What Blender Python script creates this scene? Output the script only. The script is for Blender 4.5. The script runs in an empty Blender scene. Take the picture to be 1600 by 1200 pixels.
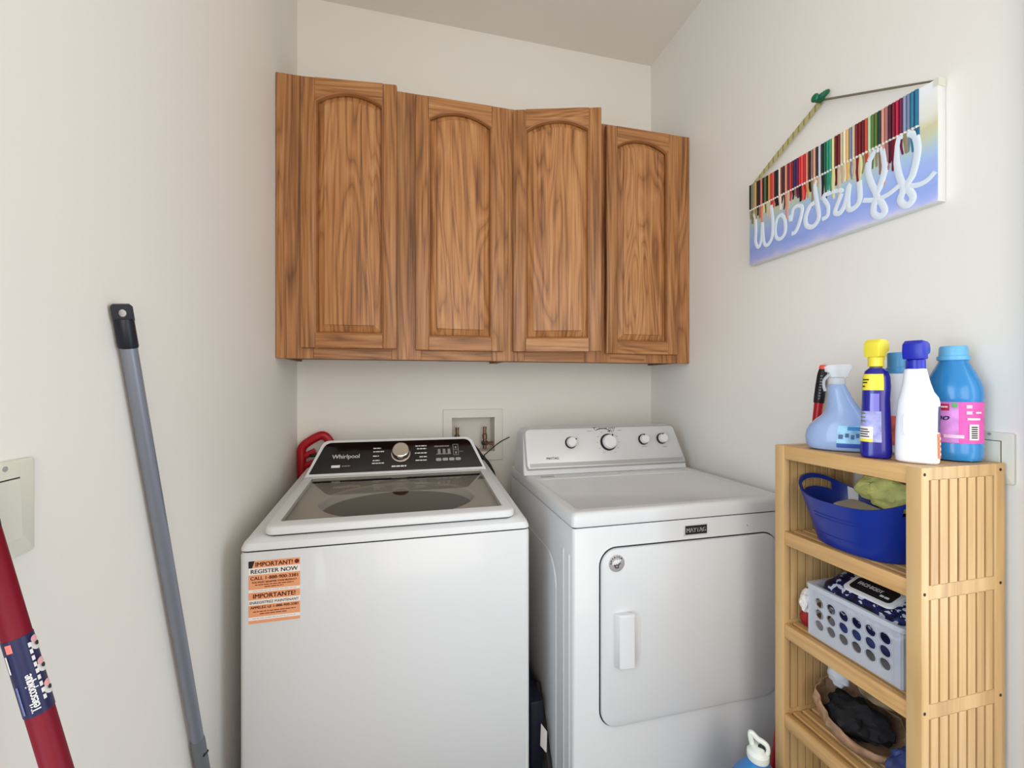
import bpy, bmesh, math, random
from mathutils import Vector, Matrix, noise
random.seed(7)
S = bpy.context.scene
COL = S.collection

# ------------------------------------------------------------------ camera
cam_d = bpy.data.cameras.new('camera'); cam = bpy.data.objects.new('camera', cam_d); COL.objects.link(cam)
cam_d.sensor_width = 36.0; cam_d.lens = 666.0 / 1600.0 * 36.0; cam_d.clip_start = 0.02; cam_d.clip_end = 60
cam.location = (0, 0, 1.25); cam.rotation_euler = (math.pi / 2, 0, -0.2421)
S.camera = cam

# ------------------------------------------------------------------ world, lights, exposure
W = bpy.data.worlds.new('world'); S.world = W; W.use_nodes = True
W.node_tree.nodes['Background'].inputs[0].default_value = (0.80, 0.88, 1.0, 1)
W.node_tree.nodes['Background'].inputs[1].default_value = 0.55

def area(name, loc, rot, sx, sy, energy, col):
    l = bpy.data.lights.new(name, 'AREA'); l.shape = 'RECTANGLE'; l.size = sx; l.size_y = sy
    l.energy = energy; l.color = col
    o = bpy.data.objects.new(name, l); COL.objects.link(o); o.location = loc; o.rotation_euler = rot
    return o
# daylight through the left doorway; the right and rear lamps are added fills
area('left_doorway_daylight', (-0.62, -0.10, 1.30), (0, -math.pi / 2, 0), 1.45, 0.85, 12.5, (0.72, 0.86, 1.0))
area('right_cool_fill', (1.36, -0.05, 1.30), (0, math.pi / 2, 0), 1.45, 0.85, 6.8, (0.82, 0.92, 1.0))  # added lamp beyond the right doorway, cools and brightens the left wall
area('rear_warm_fill', (0.36, -1.60, 1.35), (math.pi / 2, 0, 0), 1.35, 1.6, 13.5, (1.0, 0.88, 0.74))  # added fill lamp behind the camera, warms the back wall

S.view_settings.view_transform = 'Standard'; S.view_settings.look = 'None'
S.view_settings.gamma = 1.0; S.view_settings.use_curve_mapping = False
S.view_settings.exposure = 0.70

# ------------------------------------------------------------------ helpers
def lin(c):
    return tuple(((v / 255) / 12.92 if v / 255 <= .04045 else (((v / 255) + .055) / 1.055) ** 2.4) for v in c) + (1.0,)

def mat(name, col, rough=.5, metal=0., spec=.5, var=0., vscale=8., bump=0., bscale=200., coat=0., trans=0., alpha=1., ior=1.45):
    m = bpy.data.materials.new(name); m.use_nodes = True
    nt = m.node_tree; b = nt.nodes['Principled BSDF']
    b.inputs['Base Color'].default_value = lin(col); b.inputs['Roughness'].default_value = rough
    b.inputs['Metallic'].default_value = metal; b.inputs['Specular IOR Level'].default_value = spec
    b.inputs['Coat Weight'].default_value = coat; b.inputs['Transmission Weight'].default_value = trans
    b.inputs['Alpha'].default_value = alpha; b.inputs['IOR'].default_value = ior
    if var > 0 or bump > 0:
        tc = nt.nodes.new('ShaderNodeTexCoord')
    if var > 0:
        n = nt.nodes.new('ShaderNodeTexNoise'); n.inputs['Scale'].default_value = vscale; n.inputs['Detail'].default_value = 4
        r = nt.nodes.new('ShaderNodeValToRGB')
        a = lin([max(0, c * (1 - var)) for c in col]); z = lin([min(255, c * (1 + var)) for c in col])
        r.color_ramp.elements[0].position = .3; r.color_ramp.elements[0].color = a
        r.color_ramp.elements[1].position = .7; r.color_ramp.elements[1].color = z
        nt.links.new(tc.outputs['Object'], n.inputs['Vector']); nt.links.new(n.outputs['Fac'], r.inputs['Fac'])
        nt.links.new(r.outputs['Color'], b.inputs['Base Color'])
    if bump > 0:
        n2 = nt.nodes.new('ShaderNodeTexNoise'); n2.inputs['Scale'].default_value = bscale; n2.inputs['Detail'].default_value = 3
        bp = nt.nodes.new('ShaderNodeBump'); bp.inputs['Strength'].default_value = bump; bp.inputs['Distance'].default_value = .002
        nt.links.new(tc.outputs['Object'], n2.inputs['Vector']); nt.links.new(n2.outputs['Fac'], bp.inputs['Height'])
        nt.links.new(bp.outputs['Normal'], b.inputs['Normal'])
    return m

def wood(name, dark, mid, light, axis='Z', fine=1.0, rough=.42, ring=1.0, lines=.42):
    """wood with the grain along one object axis"""
    m = bpy.data.materials.new(name); m.use_nodes = True
    nt = m.node_tree; N = nt.nodes; L = nt.links; b = N['Principled BSDF']
    b.inputs['Roughness'].default_value = rough
    tc = N.new('ShaderNodeTexCoord'); oi = N.new('ShaderNodeObjectInfo')
    add = N.new('ShaderNodeVectorMath'); add.operation = 'MULTIPLY_ADD'
    cmb = N.new('ShaderNodeCombineXYZ')
    for i in range(3): L.new(oi.outputs['Random'], cmb.inputs[i])
    L.new(cmb.outputs[0], add.inputs[0]); add.inputs[1].default_value = (7.3, 3.1, 5.7); L.new(tc.outputs['Object'], add.inputs[2])
    def mapped(across, along):
        mp = N.new('ShaderNodeMapping'); sc = [across, across * (.15 if axis != 'Y' else 1), across]; sc['XYZ'.index(axis)] = along
        mp.inputs['Scale'].default_value = sc; L.new(add.outputs[0], mp.inputs['Vector']); return mp
    m1 = mapped(9, .75)
    n1 = N.new('ShaderNodeTexNoise'); n1.inputs['Scale'].default_value = 1.0; n1.inputs['Detail'].default_value = 2; n1.inputs['Distortion'].default_value = .4
    L.new(m1.outputs[0], n1.inputs['Vector'])
    mul = N.new('ShaderNodeMath'); mul.operation = 'MULTIPLY'; mul.inputs[1].default_value = 12.0 * ring
    L.new(n1.outputs['Fac'], mul.inputs[0])
    fr = N.new('ShaderNodeMath'); fr.operation = 'PINGPONG'; fr.inputs[1].default_value = .5; L.new(mul.outputs[0], fr.inputs[0])
    m2 = mapped(150 * fine, 4.5)
    n2 = N.new('ShaderNodeTexNoise'); n2.inputs['Scale'].default_value = 1.0; n2.inputs['Detail'].default_value = 4; L.new(m2.outputs[0], n2.inputs['Vector'])
    m3 = mapped(26, .9)
    n3 = N.new('ShaderNodeTexNoise'); n3.inputs['Scale'].default_value = 1.0; n3.inputs['Detail'].default_value = 3; L.new(m3.outputs[0], n3.inputs['Vector'])
    a1 = N.new('ShaderNodeMath'); a1.operation = 'MULTIPLY_ADD'; a1.inputs[1].default_value = .24; L.new(fr.outputs[0], a1.inputs[0])
    a2 = N.new('ShaderNodeMath'); a2.operation = 'MULTIPLY'; a2.inputs[1].default_value = .42; L.new(n2.outputs['Fac'], a2.inputs[0]); L.new(a2.outputs[0], a1.inputs[2])
    a3 = N.new('ShaderNodeMath'); a3.operation = 'MULTIPLY_ADD'; a3.inputs[1].default_value = .36; L.new(n3.outputs['Fac'], a3.inputs[0]); L.new(a1.outputs[0], a3.inputs[2])
    r = N.new('ShaderNodeValToRGB'); e = r.color_ramp.elements
    e[0].position = .27; e[0].color = lin(dark); e[1].position = .66; e[1].color = lin(light)
    k = e.new(.45); k.color = lin(mid)
    L.new(a3.outputs[0], r.inputs['Fac'])
    ln = N.new('ShaderNodeMapRange'); ln.inputs['From Min'].default_value = .0; ln.inputs['From Max'].default_value = .11; ln.inputs['To Min'].default_value = .60; ln.inputs['To Max'].default_value = 1.0
    L.new(fr.outputs[0], ln.inputs['Value'])
    hs = N.new('ShaderNodeMix'); hs.data_type = 'RGBA'; hs.blend_type = 'MULTIPLY'; hs.inputs[0].default_value = lines
    cb = N.new('ShaderNodeCombineXYZ')
    for i in range(3): L.new(ln.outputs[0], cb.inputs[i])
    L.new(r.outputs['Color'], hs.inputs[6]); L.new(cb.outputs[0], hs.inputs[7])
    L.new(hs.outputs[2], b.inputs['Base Color'])
    bp = N.new('ShaderNodeBump'); bp.inputs['Strength'].default_value = .12; bp.inputs['Distance'].default_value = .001
    L.new(n2.outputs['Fac'], bp.inputs['Height']); L.new(bp.outputs['Normal'], b.inputs['Normal'])
    return m

def wpos(o):
    p = Vector((0, 0, 0))
    while o is not None: p += o.location; o = o.parent
    return p

def obj(name, bm, m, parent=None, smooth=35):
    """bmesh with world coordinates -> one mesh object"""
    if parent is not None: bmesh.ops.translate(bm, verts=bm.verts, vec=-wpos(parent))
    bmesh.ops.recalc_face_normals(bm, faces=bm.faces)
    if smooth:
        for f in bm.faces: f.smooth = True
        for e in bm.edges:
            if len(e.link_faces) == 2 and e.calc_face_angle(0) > math.radians(smooth): e.smooth = False
    me = bpy.data.meshes.new(name); bm.to_mesh(me); bm.free()
    for mm in (m if isinstance(m, (list, tuple)) else [m]): me.materials.append(mm)
    o = bpy.data.objects.new(name, me); COL.objects.link(o)
    if parent is not None: o.parent = parent
    return o

def tag(o, label, cat, group=None):
    o['label'] = label; o['category'] = cat
    if group: o['group'] = group
    return o

def thing(name, label, cat, loc, group=None):
    o = bpy.data.objects.new(name, None); COL.objects.link(o); o.location = loc; o.empty_display_size = .05
    return tag(o, label, cat, group)

def struct(name, bm, m, parent=None, smooth=35):
    o = obj(name, bm, m, parent, smooth)
    if parent is None: o['kind'] = 'structure'
    return o

def dup(o, loc):
    c = o.copy(); COL.objects.link(c); c.parent = o.parent; c.location = loc; return c

def B(*boxes):
    bm = bmesh.new()
    for b in boxes: add_box(bm, *b)
    return bm

def add_box(bm, x0, x1, y0, y1, z0, z1, bev=0., seg=2, mi=0):
    r = bmesh.ops.create_cube(bm, size=1.0)
    vs = r['verts']
    for v in vs:
        v.co = Vector((x0 + (v.co.x + .5) * (x1 - x0), y0 + (v.co.y + .5) * (y1 - y0), z0 + (v.co.z + .5) * (z1 - z0)))
    fs = set(f for v in vs for f in v.link_faces)
    for f in fs: f.material_index = mi
    if bev > 0:
        es = list(set(e for v in vs for e in v.link_edges))
        bmesh.ops.bevel(bm, geom=es, offset=bev, segments=seg, affect='EDGES', profile=.5)
    return bm

def loft(bm, loops, cap0=True, cap1=True, closed=True, mi=0):
    rows = [[bm.verts.new(p) for p in l] for l in loops]
    n = len(rows[0])
    for a, b in zip(rows, rows[1:]):
        for i in range(n if closed else n - 1):
            j = (i + 1) % n
            f = bm.faces.new((a[i], a[j], b[j], b[i])); f.material_index = mi
    if cap0: bm.faces.new(rows[0][::-1]).material_index = mi
    if cap1: bm.faces.new(rows[-1]).material_index = mi
    return bm

def rr(x0, x1, y0, y1, r, n=5):
    """rounded rectangle, counter clockwise"""
    P = []
    for cx, cy, a0 in ((x1 - r, y1 - r, 0), (x0 + r, y1 - r, 90), (x0 + r, y0 + r, 180), (x1 - r, y0 + r, 270)):
        for k in range(n + 1):
            a = math.radians(a0 + 90 * k / n); P.append((cx + r * math.cos(a), cy + r * math.sin(a)))
    return P

def lathe(bm, prof, n=24, M=None, mi=0):
    loops = []
    for r, z in prof:
        l = [Vector((r * math.cos(2 * math.pi * k / n), r * math.sin(2 * math.pi * k / n), z)) for k in range(n)]
        loops.append([M @ p for p in l] if M else l)
    return loft(bm, loops, True, True, True, mi)

def frame(o, xd, yd):
    xd = Vector(xd).normalized(); yd = Vector(yd).normalized(); zd = xd.cross(yd)
    M = Matrix((xd, yd, zd)).transposed().to_4x4(); M.translation = Vector(o); return M

def catmull(P, k=6, closed=False):
    P = [Vector(p) for p in P]; out = []; n = len(P)
    for i in range(n - 1):
        p0 = P[max(i - 1, 0)]; p1 = P[i]; p2 = P[i + 1]; p3 = P[min(i + 2, n - 1)]
        for s in range(k):
            t = s / k
            out.append(.5 * ((2 * p1) + (-p0 + p2) * t + (2 * p0 - 5 * p1 + 4 * p2 - p3) * t * t + (-p0 + 3 * p1 - 3 * p2 + p3) * t ** 3))
    out.append(P[-1]); return out

def tube(bm, path, r, n=10, flat=None, mi=0):
    """tube along a path; r number or list; flat=(axis vector, factor) squashes the section along an axis"""
    path = [Vector(p) for p in path]; loops = []
    up = Vector((.13, .27, .95)); prev = None
    for i, p in enumerate(path):
        t = (path[min(i + 1, len(path) - 1)] - path[max(i - 1, 0)]).normalized()
        if prev is None:
            a = t.cross(up)
            if a.length < .1: a = t.cross(Vector((1, 0, 0)))
            a.normalize()
        else: a = (prev - t * prev.dot(t)).normalized()
        prev = a; b = t.cross(a)
        rad = r[i] if isinstance(r, (list, tuple)) else r
        l = []
        for k in range(n):
            q = (a * math.cos(2 * math.pi * k / n) + b * math.sin(2 * math.pi * k / n)) * rad
            if flat: ax = flat[0]; q = q - ax * q.dot(ax) * (1 - flat[1])
            l.append(p + q)
        loops.append(l)
    return loft(bm, loops, True, True, True, mi)

def plate(bm, pts, M, z0, z1, bev=0., mi=0):
    """extruded outline on a local frame, optionally with a chamfered front edge"""
    def L(p, z): return M @ Vector((p[0], p[1], z))
    if bev > 0:
        c = Vector((sum(p[0] for p in pts) / len(pts), sum(p[1] for p in pts) / len(pts)))
        def ins(d):
            o = []
            n = len(pts)
            for i, p in enumerate(pts):
                a = Vector(pts[i - 1]); q = Vector(p); b2 = Vector(pts[(i + 1) % n])
                e = (b2 - a); nn = Vector((-e.y, e.x)).normalized()
                if nn.dot(c - q) < 0: nn = -nn
                o.append(q + nn * d)
            return o
        return loft(bm, [[L(p, z0) for p in pts], [L(p, z1 - bev) for p in pts], [L(p, z1 - bev * .3) for p in ins(bev * .3)], [L(p, z1) for p in ins(bev)]], mi=mi)
    return loft(bm, [[L(p, z0) for p in pts], [L(p, z1) for p in pts]], mi=mi)

_tx = {}
def text_bm(body, shear=0., bold=0.):
    """flat text mesh centred on its box, height of a capital = 1"""
    c = bpy.data.curves.new('t', 'FONT'); c.body = body; c.size = 1.0 / .729; c.align_x = 'CENTER'; c.shear = shear
    c.resolution_u = 3; c.extrude = .02
    o = bpy.data.objects.new('t', c); me = bpy.data.meshes.new_from_object(o)
    bm = bmesh.new(); bm.from_mesh(me)
    if bold > 0:                                     # heavier strokes: the same letters again, shifted a hair
        for v in bm.verts: v.co.x -= bold * 4
        k0 = len(bm.verts); bm.from_mesh(me); bm.verts.ensure_lookup_table()
        for v in bm.verts[k0:]: v.co.x += bold * 4
    bpy.data.objects.remove(o); bpy.data.curves.remove(c); bpy.data.meshes.remove(me)
    xs = [v.co.x for v in bm.verts]; cx = (min(xs) + max(xs)) / 2
    for v in bm.verts: v.co.x -= cx; v.co.y -= .5
    return bm, max(xs) - min(xs)

def text(name, body, M, cx, cy, h, m, parent, width=None, shear=0., bold=0., lift=.0006, depth=.0005):
    bm, w = text_bm(body, shear, bold)
    sx = (width / w) if width else h
    for v in bm.verts:
        v.co = M @ Vector((cx + v.co.x * sx, cy + v.co.y * h, lift + (depth if v.co.z > 0 else -depth * .3)))
    return obj(name, bm, m, parent, smooth=0)

def bars(bm, M, x0, x1, y, h, z=.0008, seed=0, word=(.004, .012), gap=.0015):
    """an unreadable line of tiny print: short word-long bars"""
    rnd = random.Random(seed); x = x0
    while x < x1:
        w = min(rnd.uniform(*word), x1 - x)
        plate(bm, [(x, y - h / 2), (x + w, y - h / 2), (x + w, y + h / 2), (x, y + h / 2)], M, 0, z)
        x += w + gap
    return bm

def rect(x0, x1, y0, y1): return [(x0, y0), (x1, y0), (x1, y1), (x0, y1)]

# ------------------------------------------------------------------ materials
M_wall = mat('wall_paint', (238, 234, 226), .75, bump=.06, bscale=260)
M_ceil = mat('ceiling_paint', (236, 230, 220), .85, bump=.12, bscale=160)
M_trim = mat('trim_paint', (236, 238, 240), .45)
M_floor = mat('floor_vinyl', (66, 56, 48), .5, var=.15, vscale=5)
OAK = ((108, 64, 32), (170, 114, 66), (200, 150, 98))
M_oak = wood('oak_vertical', *OAK, axis='Z'); M_oakh = wood('oak_horizontal', *OAK, axis='X')
M_oakp = wood('oak_panel', (118, 71, 36), (180, 122, 72), (209, 160, 106), axis='Z', ring=1.5)
M_oakm = mat('oak_moulding', (158, 104, 60), .45, var=.06, vscale=20)
M_oakin = mat('cabinet_inside', (130, 90, 56), .6, var=.1)
M_bam = wood('bamboo_vertical', (178, 138, 88), (204, 166, 112), (218, 184, 132), axis='Z', fine=.8, ring=.4, lines=.15)
M_bamh = wood('bamboo_lengthwise', (178, 134, 82), (206, 162, 104), (220, 180, 122), axis='Y', fine=.8, ring=.4, lines=.15)
M_enamel = mat('white_enamel', (213, 213, 213), .28, spec=.5, coat=.2)
M_plast = mat('white_plastic', (217, 217, 217), .38)
M_seam = mat('seam_gap', (42, 42, 44), .8)
M_blackgl = mat('black_gloss', (20, 12, 13), .12, spec=.6)
M_chrome = mat('satin_chrome', (205, 196, 184), .22, metal=1.)
M_silver = mat('silver_panel', (206, 206, 206), .38, metal=.25)
M_greyp = mat('grey_plastic', (160, 158, 154), .5)
M_prt_w = mat('white_print', (225, 222, 220), .5)
M_prt_g = mat('grey_print', (140, 130, 126), .5)
M_prt_k = mat('black_print', (26, 24, 26), .5)
M_prt_r = mat('dark_red_print', (110, 28, 20), .6)
M_paper = mat('white_paper', (240, 232, 225), .7)
M_orange = mat('orange_print', (232, 158, 112), .65)
M_black = mat('black_plastic', (16, 17, 22), .45)
M_steel = mat('tub_steel', (92, 72, 48), .5, metal=.3)
M_tubdark = mat('agitator_brown', (58, 46, 34), .5)  # one even dark brown, used on the agitator
M_almond = mat('almond_plastic', (222, 220, 205), .4)
M_brass = mat('valve_metal', (150, 120, 104), .3, metal=.9)
M_boxw = mat('outlet_box_white', (230, 226, 216), .5)

# ------------------------------------------------------------------ room shell
XL, XR, YB, YF, ZC = -.425, 1.159, 1.86, -1.62, 2.803
T = .12
HX0, HX1, HZ0, HZ1 = .1874, .3801, .951, 1.1055         # hole in the back wall for the hose box
struct('floor', B((XL - 1.2, XR + T, YF - .1, YB + T, -.08, 0)), M_floor)
struct('ceiling', B((XL - T, XR + T, YF - .1, YB + T, ZC, ZC + .1)), M_ceil)
struct('wall_back', B((XL - T, HX0, YB, YB + T, 0, ZC), (HX1, XR + T, YB, YB + T, 0, ZC), (HX0, HX1, YB, YB + T, 0, HZ0),
                      (HX0, HX1, YB, YB + T, HZ1, ZC), (HX0, HX1, YB + .095, YB + T, HZ0, HZ1)), M_wall)
struct('wall_left', B((XL - T, XL, .40, YB, 0, ZC), (XL - T, XL, -.60, .40, 2.08, ZC), (XL - T, XL, YF, -.60, 0, ZC)), M_wall)
struct('wall_right', B((XR, XR + T, .485, YB, 0, ZC), (XR, XR + T, -.56, .485, 2.08, ZC), (XR, XR + T, YF, -.56, 0, ZC)), M_wall)
struct('wall_front', B((XL - T, XL + .10, YF - T, YF, 0, ZC), (XR - .10, XR + T, YF - T, YF, 0, ZC), (XL + .10, XR - .10, YF - T, YF, 2.2, ZC)), M_wall)
struct('baseboard_back', add_box(bmesh.new(), XL, XR, YB - .014, YB, 0, .09, .004), M_trim)
struct('baseboard_left', add_box(bmesh.new(), XL, XL + .013, .42, YB - .015, 0, .09, .004), M_trim)
struct('baseboard_right', add_box(bmesh.new(), XR - .013, XR, .58, YB - .015, 0, .09, .004), M_trim)
struct('trim_1', add_box(bmesh.new(), XR - .018, XR, .485, .556, 0, 2.12, .005), M_trim)

# ------------------------------------------------------------------ wall cabinets
def arch(cx, w, z0, z1, rise, d, n=24):
    """outline with a segmental arch top, inset by d; (x, z) counter clockwise from bottom left"""
    R = (w * w / 4 + rise * rise) / (2 * rise); zc = z1 - R; hw = w / 2 - d; r = R - d
    a = math.asin(hw / r)
    P = [(cx - hw, z0 + d), (cx + hw, z0 + d)]
    for k in range(n + 1):
        t = a - 2 * a * k / n; P.append((cx + r * math.sin(t), zc + r * math.cos(t)))
    return P

def make_door(parent, x0, x1, hinge, ang):
    """door closed between x0 and x1 on the face frame; swings round its hinge edge"""
    yb = FY; yf = FY - .020; z0, z1 = 1.371, 2.277
    st = .046; cx = (x0 + x1) / 2; w = x1 - x0 - 2 * st; oz0 = z0 + .049; oz1 = z1 - .040; rise = .036
    hx = x0 if hinge == 'L' else x1
    Mx = Matrix.Translation((hx, yb, 0)) @ Matrix.Rotation(ang, 4, 'Z') @ Matrix.Translation((-hx, -yb, 0))
    bm = bmesh.new()
    add_box(bm, x0, x0 + st, yf, yb, z0, z1, .0035, 2, 0); add_box(bm, x1 - st, x1, yf, yb, z0, z1, .0035, 2, 0)
    add_box(bm, x0 + st, x1 - st, yf + .0004, yb, z0, oz0, .0015, 1, 1)
    ar = arch(cx, w, oz0, oz1, rise, 0)[2:]                     # arch points right to left
    top = [(p[0], z1) for p in ar]
    F = [bm.verts.new((p[0], yf + .0004, p[1])) for p in ar]; Tt = [bm.verts.new((p[0], yf + .0004, p[1])) for p in top]
    F2 = [bm.verts.new((p[0], yb, p[1])) for p in ar]; T2 = [bm.verts.new((p[0], yb, p[1])) for p in top]
    for i in range(len(ar) - 1):
        for q in ((F[i], Tt[i], Tt[i + 1], F[i + 1]), (F2[i], F2[i + 1], T2[i + 1], T2[i]), (Tt[i], T2[i], T2[i + 1], Tt[i + 1]), (F[i], F[i + 1], F2[i + 1], F2[i])):
            bm.faces.new(q).material_index = 1
    # moulded inner lip
    la = arch(cx, w, oz0, oz1, rise, -.0005); lb = arch(cx, w, oz0, oz1, rise, .0035); lc = arch(cx, w, oz0, oz1, rise, .007)
    loft(bm, [[(p[0], yf + .001, p[1]) for p in la], [(p[0], yf + .003, p[1]) for p in lb], [(p[0], yf + .0135, p[1]) for p in lc]], False, False, True, 2)
    bmesh.ops.transform(bm, matrix=Mx, verts=bm.verts)
    door = obj('door', bm, [M_oak, M_oakh, M_oakm], parent, 30)
    bm = bmesh.new(); lp = []
    for d, y in ((.004, .0170), (.007, .0170), (.0285, .0070), (.0295, .0025), (.0325, .0018)):
        lp.append([(p[0], yf + y, p[1]) for p in arch(cx, w, oz0, oz1, rise, d)])
    loft(bm, lp, False, True)
    bk = [bm.verts.new((p[0], yb - .003, p[1])) for p in arch(cx, w, oz0, oz1, rise, .002)]; bm.faces.new(bk)
    bmesh.ops.transform(bm, matrix=Mx, verts=bm.verts)
    obj('raised_panel', bm, M_oakp, door, 20)
    return door

FY = 1.566
def make_cabinet(x0, x1, label, stiles, doors):
    t = thing('wall_cabinet', label, 'cabinet', ((x0 + x1) / 2, YB - .15, 1.336), 'oak wall cabinets above the machines')
    z0, z1 = 1.336, 2.290; th = .016
    obj('carcass', B((x0, x0 + th, FY + .018, YB - .001, z0 + .004, z1), (x1 - th, x1, FY + .018, YB - .001, z0 + .004, z1), (x0 + th, x1 - th, FY + .018, YB - .001, z1 - th, z1),
                     (x0 + th, x1 - th, FY + .018, YB - .001, z0 + .012, z0 + .028), (x0 + th, x1 - th, YB - .008, YB - .001, z0 + .03, z1 - th)), M_oakin, t)
    obj('inner_shelf', B((x0 + th, x1 - th, FY + .03, YB - .01, 1.80, 1.816)), M_oakin, t)
    f = obj('face_frame', add_box(bmesh.new(), x0, stiles[0][1], FY, FY + .0185, z0, z1, .0012, 1), M_oak, t)
    for a, b in stiles[1:]:
        obj('stile', add_box(bmesh.new(), a, b, FY, FY + .0185, z0, z1, .0012, 1), M_oak, f)
    for (a, b), (c, d) in zip(stiles, stiles[1:]):
        obj('rail', add_box(bmesh.new(), b, c, FY, FY + .0185, z0, z0 + .040, .0012, 1), M_oakh, f)
        obj('rail', add_box(bmesh.new(), b, c, FY, FY + .0185, z1 - .040, z1, .0012, 1), M_oakh, f)
    for a in doors: make_door(t, *a)
    return t
make_cabinet(XL + .002, .3715, 'oak wall cabinet above the washer with its left arched door slightly ajar',
             [(XL + .002, -.307), (-.052, .052), (.308, .3715)], [(-.342, -.030, 'L', math.radians(-6.0)), (.030, .351, 'R', 0)])
make_cabinet(.3718, XR - .002, 'oak wall cabinet above the dryer with one arched door swung open',
             [(.3718, .435), (.680, .792), (.946, XR - .002)], [(.3925, .720, 'L', math.radians(-16.5)), (.767, 1.0905, 'R', 0)])

# ------------------------------------------------------------------ washing machine
wx0, wx1, wy0, wy1 = -.376, .3235, 1.105, 1.785
wm = thing('washing_machine', 'white top-load washer with dark glass lid, black console and orange sticker', 'washer', ((wx0 + wx1) / 2, 1.445, 0))
bm = bmesh.new()
lp = []
for z, ins in ((.018, .004), (.024, 0), (.852, 0), (.858, .0025)):
    lp.append([(p[0], p[1], z) for p in rr(wx0 + ins, wx1 - ins, wy0 + ins, wy1 - ins, .016, 4)])
loft(bm, lp, True, False)
obj('body', bm, M_enamel, wm)
for x in (wx0 + .06, wx1 - .06):
    for y in (wy0 + .06, wy1 - .06):
        obj('foot', lathe(bmesh.new(), [(.022, 0), (.022, .012), (.012, .014), (.012, .03)], 14, Matrix.Translation((x, y, 0))), M_black, wm)
obj('seam_gasket', loft(bmesh.new(), [[(p[0], p[1], z) for p in rr(wx0 + .004, wx1 - .004, wy0 + .004, wy1 - .004, .014, 4)] for z in (.852, .868)], False, False), M_seam, wm)
def zt(y): return .8905 + .077 * (y - 1.155)
bm = bmesh.new(); lp = []
for ins, fz in ((.0, lambda y: .862), (.0, lambda y: .867), (.004, lambda y: .878), (.009, lambda y: zt(y) - .006), (.016, lambda y: zt(y) - .0015), (.026, lambda y: zt(y))):
    lp.append([(p[0], p[1], fz(p[1])) for p in rr(wx0 + ins, wx1 - ins, wy0 + ins, wy1 - ins, .018 + ins * .6, 5)])
ix = (-.316, .273, 1.142, 1.528)
lp.append([(p[0], p[1], zt(p[1])) for p in rr(*ix, .02, 5)]); lp.append([(p[0], p[1], .869) for p in rr(*ix, .02, 5)])
loft(bm, lp, False, False)
obj('top_deck', bm, M_plast, wm)
# tub under the lid
cx, cy = -.020, 1.335
N_ = 64; ang = [2 * math.pi * k / N_ for k in range(N_)]
def bnd(a):
    c, s_ = math.cos(a), math.sin(a)
    t = min(((ix[1] - cx) if c > 0 else (cx - ix[0])) / max(1e-6, abs(c)), ((ix[3] - cy) if s_ > 0 else (cy - ix[2])) / max(1e-6, abs(s_)))
    return cx + t * c, cy + t * s_
def zu(y): return .8955 + .06 * (y - 1.155)
def ell(rx, ry, dz): return [(cx + rx * math.cos(a), cy + ry * math.sin(a), zu(cy + ry * math.sin(a)) + dz) for a in ang]
bm = bmesh.new()
loft(bm, [[(bnd(a)[0], bnd(a)[1], zu(bnd(a)[1])) for a in ang], ell(.228, .166, -.001), ell(.222, .160, -.006), ell(.220, .158, -.03)], False, False)
tb = obj('tub_cover', bm, mat('tub_cover_grey', (206, 204, 200), .5), wm)
bm = bmesh.new(); loft(bm, [ell(.222, .160, -.028), ell(.225, .163, -.10), ell(.22, .16, -.45)], False, True)
obj('tub', bm, M_steel, wm)
obj('agitator', lathe(bmesh.new(), [(.07, .46), (.05, .50), (.035, .62), (.035, .72), (.02, .735)], 20, Matrix.Translation((cx, cy, 0))), M_tubdark, wm)
# lid
def zl(y): return .9125 + .077 * (y - 1.155)
bm = bmesh.new(); lp = []
ob = (-.330, .286, 1.117, 1.536)
for ins, dz in ((.003, -.0195), (0, -.017), (0, -.006), (.003, -.0015), (.007, 0)):
    lp.append([(p[0], p[1], zl(p[1]) + dz) for p in rr(ob[0] + ins, ob[1] - ins, ob[2] + ins, ob[3] - ins, .024 - ins, 6)])
ib = (-.302, .257, 1.155, 1.520)
lp.append([(p[0], p[1], zl(p[1])) for p in rr(*ib, .006, 6)]); lp.append([(p[0], p[1], zl(p[1]) - .012) for p in rr(*ib, .006, 6)])
loft(bm, lp, False, False)
lid = obj('lid', bm, M_plast, wm)
obj('lid_gap_shade', loft(bmesh.new(), [[(p[0], p[1], zl(p[1]) + dz) for p in rr(ob[0] + .006, ob[1] - .006, ob[2] + .006, ob[3] - .006, .02, 6)] for dz in (-.026, -.016)], False, False), M_seam, lid)  # dark band added under the lid edge to draw its shadow line
M_glass = bpy.data.materials.new('tinted_lid_glass'); M_glass.use_nodes = True
nt = M_glass.node_tree; nt.nodes.clear()
o_ = nt.nodes.new('ShaderNodeOutputMaterial'); mx = nt.nodes.new('ShaderNodeMixShader'); tr = nt.nodes.new('ShaderNodeBsdfTransparent'); gl = nt.nodes.new('ShaderNodeBsdfGlossy')
tr.inputs[0].default_value = (.82, .80, .77, 1); gl.inputs['Roughness'].default_value = .03; gl.inputs['Color'].default_value = (.95, .93, .9, 1)
lw = nt.nodes.new('ShaderNodeFresnel'); lw.inputs['IOR'].default_value = 1.42
gm = nt.nodes.new('ShaderNodeNewGeometry'); sub_ = nt.nodes.new('ShaderNodeMath'); sub_.operation = 'SUBTRACT'; sub_.inputs[0].default_value = 1.0
mu_ = nt.nodes.new('ShaderNodeMath'); mu_.operation = 'MULTIPLY'
nt.links.new(gm.outputs['Backfacing'], sub_.inputs[1]); nt.links.new(sub_.outputs[0], mu_.inputs[0]); nt.links.new(lw.outputs[0], mu_.inputs[1])
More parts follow.
